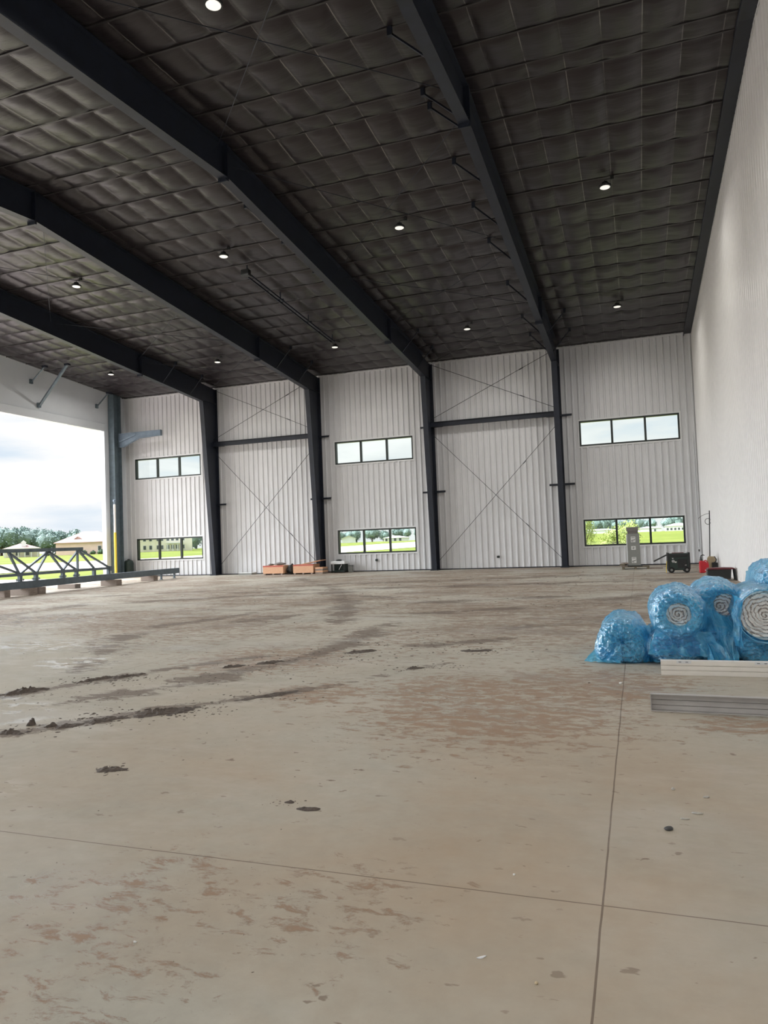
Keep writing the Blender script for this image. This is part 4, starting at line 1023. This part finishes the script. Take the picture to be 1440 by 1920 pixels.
# ------------------------------------------------------------------ dirt and scraps on the floor
def clods(name, spots, seed, label, m=MT['mud']):
    r = random.Random(seed); bm = nb()
    for x, y, sx, sy, n, s in spots:
        for _ in range(int(n*2.6)):
            px, py = min(2.4, r.gauss(x, sx)), r.gauss(y, sy); q = s*(r.random()**2.2*.9+.12)
            q *= .48; e = Vector((q*r.uniform(.8, 2.0), q*r.uniform(.6, 1.3), q*r.uniform(.2, .5))); ax = r.random()*PI
            st = bmesh.ops.create_icosphere(bm, subdivisions=1 if q < s*.5 else 2, radius=1)
            for v in st['verts']:
                c = v.co; k = 1 + .35*noise.noise(c*2 + Vector((px*7, py*7, 0)))
                X_, Y_ = c.x*e.x*k, c.y*e.y*k
                v.co = (px + X_*math.cos(ax)-Y_*math.sin(ax), py + X_*math.sin(ax)+Y_*math.cos(ax), max(0.0, c.z*e.z*k))
    o = obj(name, bm, m); tag(o, label, 'mud', kind='stuff'); return o
clods('mud_clods', [(-5.3, 5.35, .25, .12, 30, .035), (-4.55, 6.08, .22, .10, 70, .045), (-4.95, 5.75, .25, .14, 50, .035), (-4.2, 6.35, .25, .15, 40, .03),
      (-3.75, 6.95, .25, .12, 45, .03), (-6.6, 7.4, .35, .12, 40, .045), (-6.1, 7.6, .3, .15, 40, .04), (-5.7, 6.6, .5, .4, 60, .025), (-3.73, 4.44, .06, .05, 22, .03), (-4.2, 9.57, .5, .35, 60, .04), (-4.9, 8.1, .5, .5, 60, .03),
      (-3.3, 10.9, .8, .6, 60, .04), (-2.7, 8.77, .15, .1, 20, .035), (-2.3, 8.9, .15, .1, 15, .03), (-2.19, 10.25, .4, .2, 40, .035), (-2.1, 4.1, .1, .05, 8, .02), (-6.8, 6.2, .3, .3, 40, .03), (-6, 9, 2, 1.5, 80, .025), (-3, 6, 1.5, 1.5, 50, .012), (-2.3, 3.0, .4, .3, 25, .008)],
      3, 'dark mud clods dropped along the wheel tracks on the left of the floor')
clods('mud_clods', [(-.4, 8.1, .8, .25, 40, .012), (-1.2, 7, .6, .6, 30, .01), (0, 20, 1.6, 3, 90, .05), (-5, 20, 4, 4, 160, .05), (-3, 28, 3, 2, 80, .06), (-12, 22, 4, 4, 120, .05), (-1.9, 6.9, .2, .2, 10, .015)], 5, 'small brown crumbs of dried mud scattered over the middle of the floor')
def mud_pile(x, y, L_, w, h, rz, seed, label):
    bm = nb(); n = 44; V = {}
    for j in range(n+1):
        for i in range(n+1):
            a, b = (i/n*2-1), (j/n*2-1); p = Vector((a*L_/2, b*w/2, seed))
            e = 1-(a*a+b*b)**.9 + .75*noise.noise(p*9) + .45*noise.noise(p*22)
            z = h*(.62 if L_ < .2 or x < -5.3 else .36)*max(-.3, e-.22)*(.45+.55*abs(noise.noise(p*38))+.5*abs(noise.noise(p*16)))
            V[i, j] = (p.x, p.y, z)
    vs = {}
    def g(k):
        if k not in vs: vs[k] = bm.verts.new((V[k][0], V[k][1], max(0, V[k][2])))
        return vs[k]
    for j in range(n):
        for i in range(n):
            q = ((i, j), (i+1, j), (i+1, j+1), (i, j+1))
            if max(V[k][2] for k in q) > 0: bm.faces.new([g(k) for k in q])
    o = obj('mud_pile', bm, MT['mud'], loc=(x, y, .001)); o.rotation_euler = (0, 0, rz); tag(o, label, 'mud', 'mud piles along the wheel tracks')
for a_ in ((-5.41, 5.14, .34, .17, .09, .3, 1.3, 'dark mud pile at the left picture edge, nearest end of the lower track'),
           (-5.47, 5.42, .10, .08, .16, .3, 4.1, 'small upright mud lump just behind the pile at the left edge'), (-5.22, 5.42, .12, .08, .08, .9, 5.2, 'small mud lump right of the upright one at the left edge'),
           (-4.50, 6.10, .75, .30, .10, .75, 2.2, 'largest ragged mud pile along the lower wheel track'), (-4.86, 5.72, .42, .22, .07, .8, 3.7, 'ragged mud pile left of the largest one'), (-5.05, 5.45, .30, .16, .06, .8, 6.9, 'thin mud pile between the largest one and the left edge'),
           (-3.80, 6.98, .80, .17, .05, .85, 7.4, 'long thin mud streak right of the largest pile'), (-6.86, 6.72, .55, .28, .09, .9, 8.8, 'dark mud pile at the left edge on the upper wheel track'), (-6.50, 7.5, .55, .16, .07, 1.1, 9.1, 'long mud pile on the upper track, left of its twin'),
           (-6.22, 7.78, .55, .16, .06, 1.1, 10.5, 'long mud pile on the upper track, right of its twin'), (-3.73, 4.44, .24, .13, .06, .4, 11.6, 'lone mud pile on clean concrete near the lower left'), (-5.2, 8.6, .35, .2, .09, .9, 12.3, 'mud lump in the middle of the left floor'), (-4.85, 8.95, .4, .2, .08, .9, 13.2, 'mud lump right of the one in the middle of the left floor'),
           (-3.9, 10.0, .55, .3, .07, .9, 14.9, 'flat mud pile farther back on the curving track'), (-2.7, 8.78, .22, .14, .08, .2, 15.1, 'small dark mud lump left of the orange dust patch'), (-2.25, 10.25, .5, .25, .06, .3, 16.4, 'mud pile on the floor left of the blue rolls'),
           (-2.13, 4.13, .08, .07, .04, .2, 17.7, 'tiny dark mud crumb in the middle foreground'), (-1.96, 4.05, .15, .07, .03, .1, 18.8, 'tiny flat mud crumb right of the other in the middle foreground')): mud_pile(*a_)
for (x, y, L_, w, h, rz, mt_, lab) in ((.08, 4.23, .05, .035, .02, .6, 'ink', 'small dark scrap on the floor right of the long joint'), (.17, 4.40, .055, .010, .010, .1, 'scrap', 'thin pale sliver beside the small dark scrap'),
        (.24, 4.50, .065, .012, .012, -.1, 'scrap', 'curved pale scrap of film on the floor, largest of the pale scraps'), (.31, 4.78, .042, .014, .012, .4, 'scrap', 'pale scrap on the floor farther from the camera than the curved one'), (.13, 4.88, .022, .016, .016, .2, 'scrap', 'white crumb on the floor, farthest of the scraps right of the joint'),
        (-.64, 2.79, .04, .012, .006, .7, 'trim', 'thin metal sliver on the floor at the bottom of the picture'), (-.63, 3.50, .012, .012, .008, 0, 'paper', 'tiny white pebble on the floor just beyond the crossing joint'), (-2.02, 2.52, .014, .010, .008, 0, 'paper', 'tiny white pebble on the floor at the lower left'),
        (-.42, 2.68, .014, .012, .009, .3, 'tan', 'tiny tan pebble near the bottom of the long joint'), (-.25, 8.15, .035, .025, .02, .3, 'paper', 'white crumb on the floor in front of the left blue roll')):
    bm = nb(); st = bmesh.ops.create_icosphere(bm, subdivisions=2, radius=1)
    for v in st['verts']:
        c = v.co; k = 1 + .3*noise.noise(c*1.7 + Vector((x*9, y*9, 0))); q = max(-.6, c.z)
        v.co = (c.x*L_/2*k, c.y*w/2*k + .25*L_*(c.x**2-.5)*.5, (q+.6)*h/1.6)
    o = obj('floor_scrap', bm, MT[mt_], loc=(x, y, 0), smooth=True); o.rotation_euler = (0, 0, rz); tag(o, lab, 'scrap', 'scraps lying on the floor')

# ------------------------------------------------------------------ buildings outside
def house(name, label, x, y, rz, w, dep, h, rise, wallm, roofm, hip=True, wins=(), over=.5, cat='building', extra=None):
    z = gz(x, y)-.2
    t = thing(name, label, cat, (x, y, z), rz)
    bm = nb(); box(bm, (0, 0, 0), (w, dep, h))
    if not hip: prism(bm, [(0, h), (w, h), (w/2, h+rise)], 'Y', 0, dep)
    obj('wall', bm, MT[wallm], t)
    bm = nb(); o_ = over
    if hip:
        b = [bm.verts.new(p) for p in ((-o_, -o_, h), (w+o_, -o_, h), (w+o_, dep+o_, h), (-o_, dep+o_, h))]
        q = min(w, dep)/2
        r = [bm.verts.new((q, dep/2, h+rise)), bm.verts.new((w-q, dep/2, h+rise))] if w > dep else [bm.verts.new((w/2, q, h+rise)), bm.verts.new((w/2, dep-q+.01, h+rise))]
        if w > dep:
            for f in ((b[0], b[1], r[1], r[0]), (b[1], b[2], r[1]), (b[2], b[3], r[0], r[1]), (b[3], b[0], r[0])): bm.faces.new(f)
        else:
            for f in ((b[0], b[1], r[0]), (b[1], b[2], r[1], r[0]), (b[2], b[3], r[1]), (b[3], b[0], r[0], r[1])): bm.faces.new(f)
        bm.faces.new(b[::-1]); box(bm, (-o_, -o_, h-.18), (w+o_, dep+o_, h))
    else:
        for s in (-1, 1):
            bar(bm, (w/2, dep/2, h+rise+.12), (w/2+s*(w/2+o_), dep/2, h-.0+.12-rise*o_/(w/2)), dep+2*o_, .16)
    obj('roof', bm, MT[roofm], t)
    for k, (wx, wz, ww, wh) in enumerate(wins):
        bm = nb(); box(bm, (wx-.1, -.09, wz-.1), (wx+ww+.1, 0, wz+wh+.1)); wf = obj('window', bm, MT['trim'], t)
        bm = nb(); box(bm, (wx, -.12, wz), (wx+ww, -.085, wz+wh)); obj('pane', bm, MT['pane_dark'], wf)
    return t
h1 = house('house', 'pale pink house with a dusty red hipped roof beyond the steel truss', -165.0, 174.2, .38, 16.5, 12, 3.9, 3.3, 'brick_wall', 'roof_red', wins=((12.5, 1.2, .9, 1.4), (14.6, 1.2, .9, 1.4)))
bm = nb(); prism(bm, [(4.2, 4.4), (7.8, 4.4), (6, 5.5)], 'Y', 1.6, 5); obj('dormer', bm, MT['brick_wall'], h1)
bm = nb(); prism(bm, [(3.9, 4.4), (4.3, 4.4), (6, 5.45), (7.7, 4.4), (8.1, 4.4), (6, 5.7)], 'Y', 1.3, 5); obj('dormer_roof', bm, MT['roof_red'], h1)
h2 = house('house', 'low dark-roofed house with white columns beyond the truss at the left edge', -167.5, 157.5, .78, 9.0, 8, 2.6, 1.5, 'cream', 'roof_red', wins=((1.2, .7, .9, 1.3), (3, .7, .9, 1.3), (5.5, .7, .9, 1.3)))
for k in range(6):
    bm = nb(); box(bm, (.2+k*1.65, -1.2, 0), (.5+k*1.65, -.9, 2.5)); obj('column', bm, MT['white_build'], h2)
bm = nb(); box(bm, (-.4, -1.4, 2.45), (9.4, 0, 2.7)); obj('porch_roof', bm, MT['white_build'], h2)
bm = nb(); box(bm, (4.4, 1.2, 2.6), (5.6, 2.4, 4.3)); prism(bm, [(4.2, 4.3), (5.8, 4.3), (5, 5.0)], 'Y', 1.0, 2.6); obj('cupola', bm, MT['white_build'], h2)
a1 = house('apartment_house', 'cream two-storey block seen through the left lower window', -147.0, 189.7, .63, 16, 10, 5.6, 1.6, 'cream', 'roof_red',
           wins=[(x, z, .8, 1.2) for x in (1.2, 3.0, 5.2, 6.4, 8.2, 9.6, 11.0, 12.8) for z in (.9, 3.5)])
bm = nb()
for x in (8.5, 10.0, 11.5, 13.0): box(bm, (x-.12, -1.6, 0), (x+.12, -1.36, 2.6))
box(bm, (8.2, -1.8, 2.6), (13.4, 0, 2.9)); obj('porch', bm, MT['white_build'], a1)
house('house', 'white house at the right end of the left lower window', -126.0, 192.5, .55, 10, 8, 3.0, 1.4, 'white_build', 'roof_grey', wins=((1, .8, .9, 1.2), (3, .8, .9, 1.2), (5, .8, .9, 1.2)))
house('shed', 'white gabled shed across the field in the middle lower window', -160.9, 387.9, .39, 8.0, 12, 2.7, 1.5, 'white_build', 'roof_grey', hip=False)
house('shed', 'long white hangar with pale roof right of the shed, in the middle lower window', -141.5, 405.5, .33, 15, 12, 2.2, 1.2, 'white_build', 'roof_grey', wins=((1, .3, 1.2, 1.6), (6, .3, 1.4, 1.6), (9, .3, 1.4, 1.6)))
house('shed', 'small white building at the right end of the middle lower window', -122, 425, .30, 8, 8, 2.4, 1.3, 'white_build', 'roof_grey', wins=((2, .4, 1.4, 1.5),))
house('hangar', 'long pale flat-roofed shed at the left of the right-hand lower window', -36, 449, .05, 24, 10, 2.2, .7, 'white_build', 'roof_grey', wins=())
house('hangar', 'low white shed in the middle of the right-hand lower window', 0, 450, .0, 13, 10, 2.3, .9, 'white_build', 'roof_grey', wins=((9, .3, 1, 1.4),))
house('hangar', 'white building with dark openings at the right of the right-hand lower window', 13.2, 400, -.05, 13, 10, 2.8, 1.3, 'white_build', 'roof_grey', wins=[(x, .6, 1.0, 1.1) for x in (.8, 2.6, 4.4, 6.2, 8.0, 9.8)])

# ------------------------------------------------------------------ trees
def crown_mesh(seed, w, h, n, leaf, blobs=9):
    r = random.Random(seed); bm = nb(); B = []
    for _ in range(blobs):
        a = r.random()*2*PI; q = r.random()**.5
        B.append((Vector((math.cos(a)*w*.33*q, math.sin(a)*w*.33*q, h*(.42+.40*r.random()*(1-.35*q)))), w*r.uniform(.16, .28)))
    for c, s in (B if leaf > .12 else []):       # inner mass
        st = bmesh.ops.create_icosphere(bm, subdivisions=2, radius=s*.86)
        for v in st['verts']: v.co = v.co*(1+.28*noise.noise(v.co*1.1+c)) + c
    for _ in range(n):
        c, s = B[r.randrange(len(B))]
        d_ = Vector((r.gauss(0, 1), r.gauss(0, 1), r.gauss(0, 1))).normalized(); p = c + d_*s*(r.uniform(.8, 1.2) if leaf > .12 else r.uniform(.2, 1.25))
        u = Vector((r.gauss(0, 1), r.gauss(0, 1), r.gauss(0, 1))).normalized(); w_ = u.orthogonal().normalized(); q = leaf*r.uniform(.5, 1.1)
        bm.faces.new([bm.verts.new(p+k) for k in (u*q, w_*q*.6, -u*q, -w_*q*.6)])
    return bm
def tree(label, x, y, h, w, seed, m='leaf', n=1400, leaf=.45, group='trees beyond the field', name='tree', cat='tree'):
    t = thing(name, label, cat, (x, y, gz(x, y)-.25), 0, group)
    obj('foliage', crown_mesh(seed, w, h, n, leaf), MT[m], t)
    bm = nb(); tube(bm, [(0, 0, 0), (.1, .05, h*.3), (.0, .1, h*.62)], [w*.04, w*.03, w*.015], 8)
    for a in (0.4, 2.4, 4.4): tube(bm, [(.05, .05, h*.35), (math.cos(a)*w*.2, math.sin(a)*w*.2, h*.6)], [w*.018, w*.006], 6)
    obj('trunk', bm, MT['bark'], t); return t
T = [tree('broad tree at the left end of the tree line beyond the truss', -218, 204, 10.6, 13, 1), tree('lone taller tree behind the red-roofed house', -194.6, 215.8, 10.4, 8, 2, n=1000), tree('broad tree just left of the red-roofed house', -204, 216.5, 8.2, 11, 3)]
for k, (x, y, s, lab) in enumerate(((-214.5, 209.5, 1.02, 'tall rounded tree above the low house beyond the truss'), (-211, 212.5, .98, 'rounded tree in the middle of the tree line beyond the truss'), (-207.5, 214.5, .92, 'tree in the tree line left of the red-roofed house gap'),
        (-222, 200, .95, 'tree at the left picture edge beyond the truss'), (-225, 214, 1.0, 'tree standing behind the others at the left edge'), (-236, 190, .95, 'tree outside the left picture edge beyond the field'), (-244, 178, 1.05, 'second tree outside the left picture edge beyond the field'), (-252, 164, .98, 'third tree outside the left picture edge beyond the field'), (-258, 150, 1.0, 'last tree outside the left picture edge beyond the field'))):
    dup(T[0] if k % 2 else T[2], (x, y, gz(x, y)-.25), k*1.3, lab, scale=(s*(1.15 if k % 2 == 0 else 1), s, s*(1.2 if k % 2 == 0 else .97)))
dup(T[1], (-190, 236, 1.1), 2.0, 'small tree top showing behind the right end of the red-roofed house', scale=(.8, .8, .72))
for k, (x, y, s, lab) in enumerate(((-150.6, 226, .95, 'dark tree between the cream block and the white house in the left lower window'), (-141, 230, .9, 'tree behind the white house in the left lower window'))):
    dup(T[2], (x, y, gz(x, y)-.25), k*2.1+.5, lab, scale=(s, s, s))
r = random.Random(11); k = 0
for x0, y0, x1, y1, n, lab in ((-212, 474, -140, 505, 11, 'trees behind sheds in the middle window'), (-48, 516, 42, 520, 13, 'trees behind sheds in the right-hand window')):
    for i in range(n):
        f = (i+.5)/n; x = x0+(x1-x0)*f+r.uniform(-2, 2); y = y0+(y1-y0)*f+r.uniform(-6, 6); s = r.uniform(.78, 1.08); k += 1
        dup(T[(0, 2, 0)[k % 3]], (x, y, gz(x, y)-.3), r.random()*6.28, '%s tree from left in the row of %s' % (ordinal(i), lab), 'tree row: ' + lab, (s*1.05, s, s*(1.0 if k % 3 != 1 else 1.2)))
b1 = tree('wispy yellow-green bush outside the right-hand lower window, left of the cabinet', -1.75, 60, 2.4, 2.6, 21, 'leaf_y', 1500, .085, 'bushes outside the right-hand window', 'bush', 'bush')
dup(b1, (-.55, 62, gz(-.6, 62)-.2), 1.7, 'wispy yellow-green bush outside the right-hand lower window, behind the cabinet', scale=(1, 1, 1.25))
dup(b1, (-4.2, 66, gz(-4, 66)-.2), 2.9, 'wispy yellow-green bush at the left edge of the right-hand lower window', scale=(.75, .75, 1.5))
sb = tree('dark shrub against the front of the red-roofed house', -156.5, 176.2, 1.5, 2.2, 31, 'shrub', 260, .16, 'shrubs in front of the red-roofed house', 'shrub', 'shrub')
for x, y, s, lab in ((-153.8, 177.2, .9, 'second dark shrub from the left along the red-roofed house'), (-151.6, 178.0, 1.1, 'third dark shrub from the left along the red-roofed house'), (-149, 179, 1.2, 'dark shrub at the right along the red-roofed house'), (-166.5, 172.5, .9, 'dark shrub beside the left corner of the red-roofed house')):
    dup(sb, (x, y, gz(x, y)-.25), s*5, lab, scale=(s, s, s))
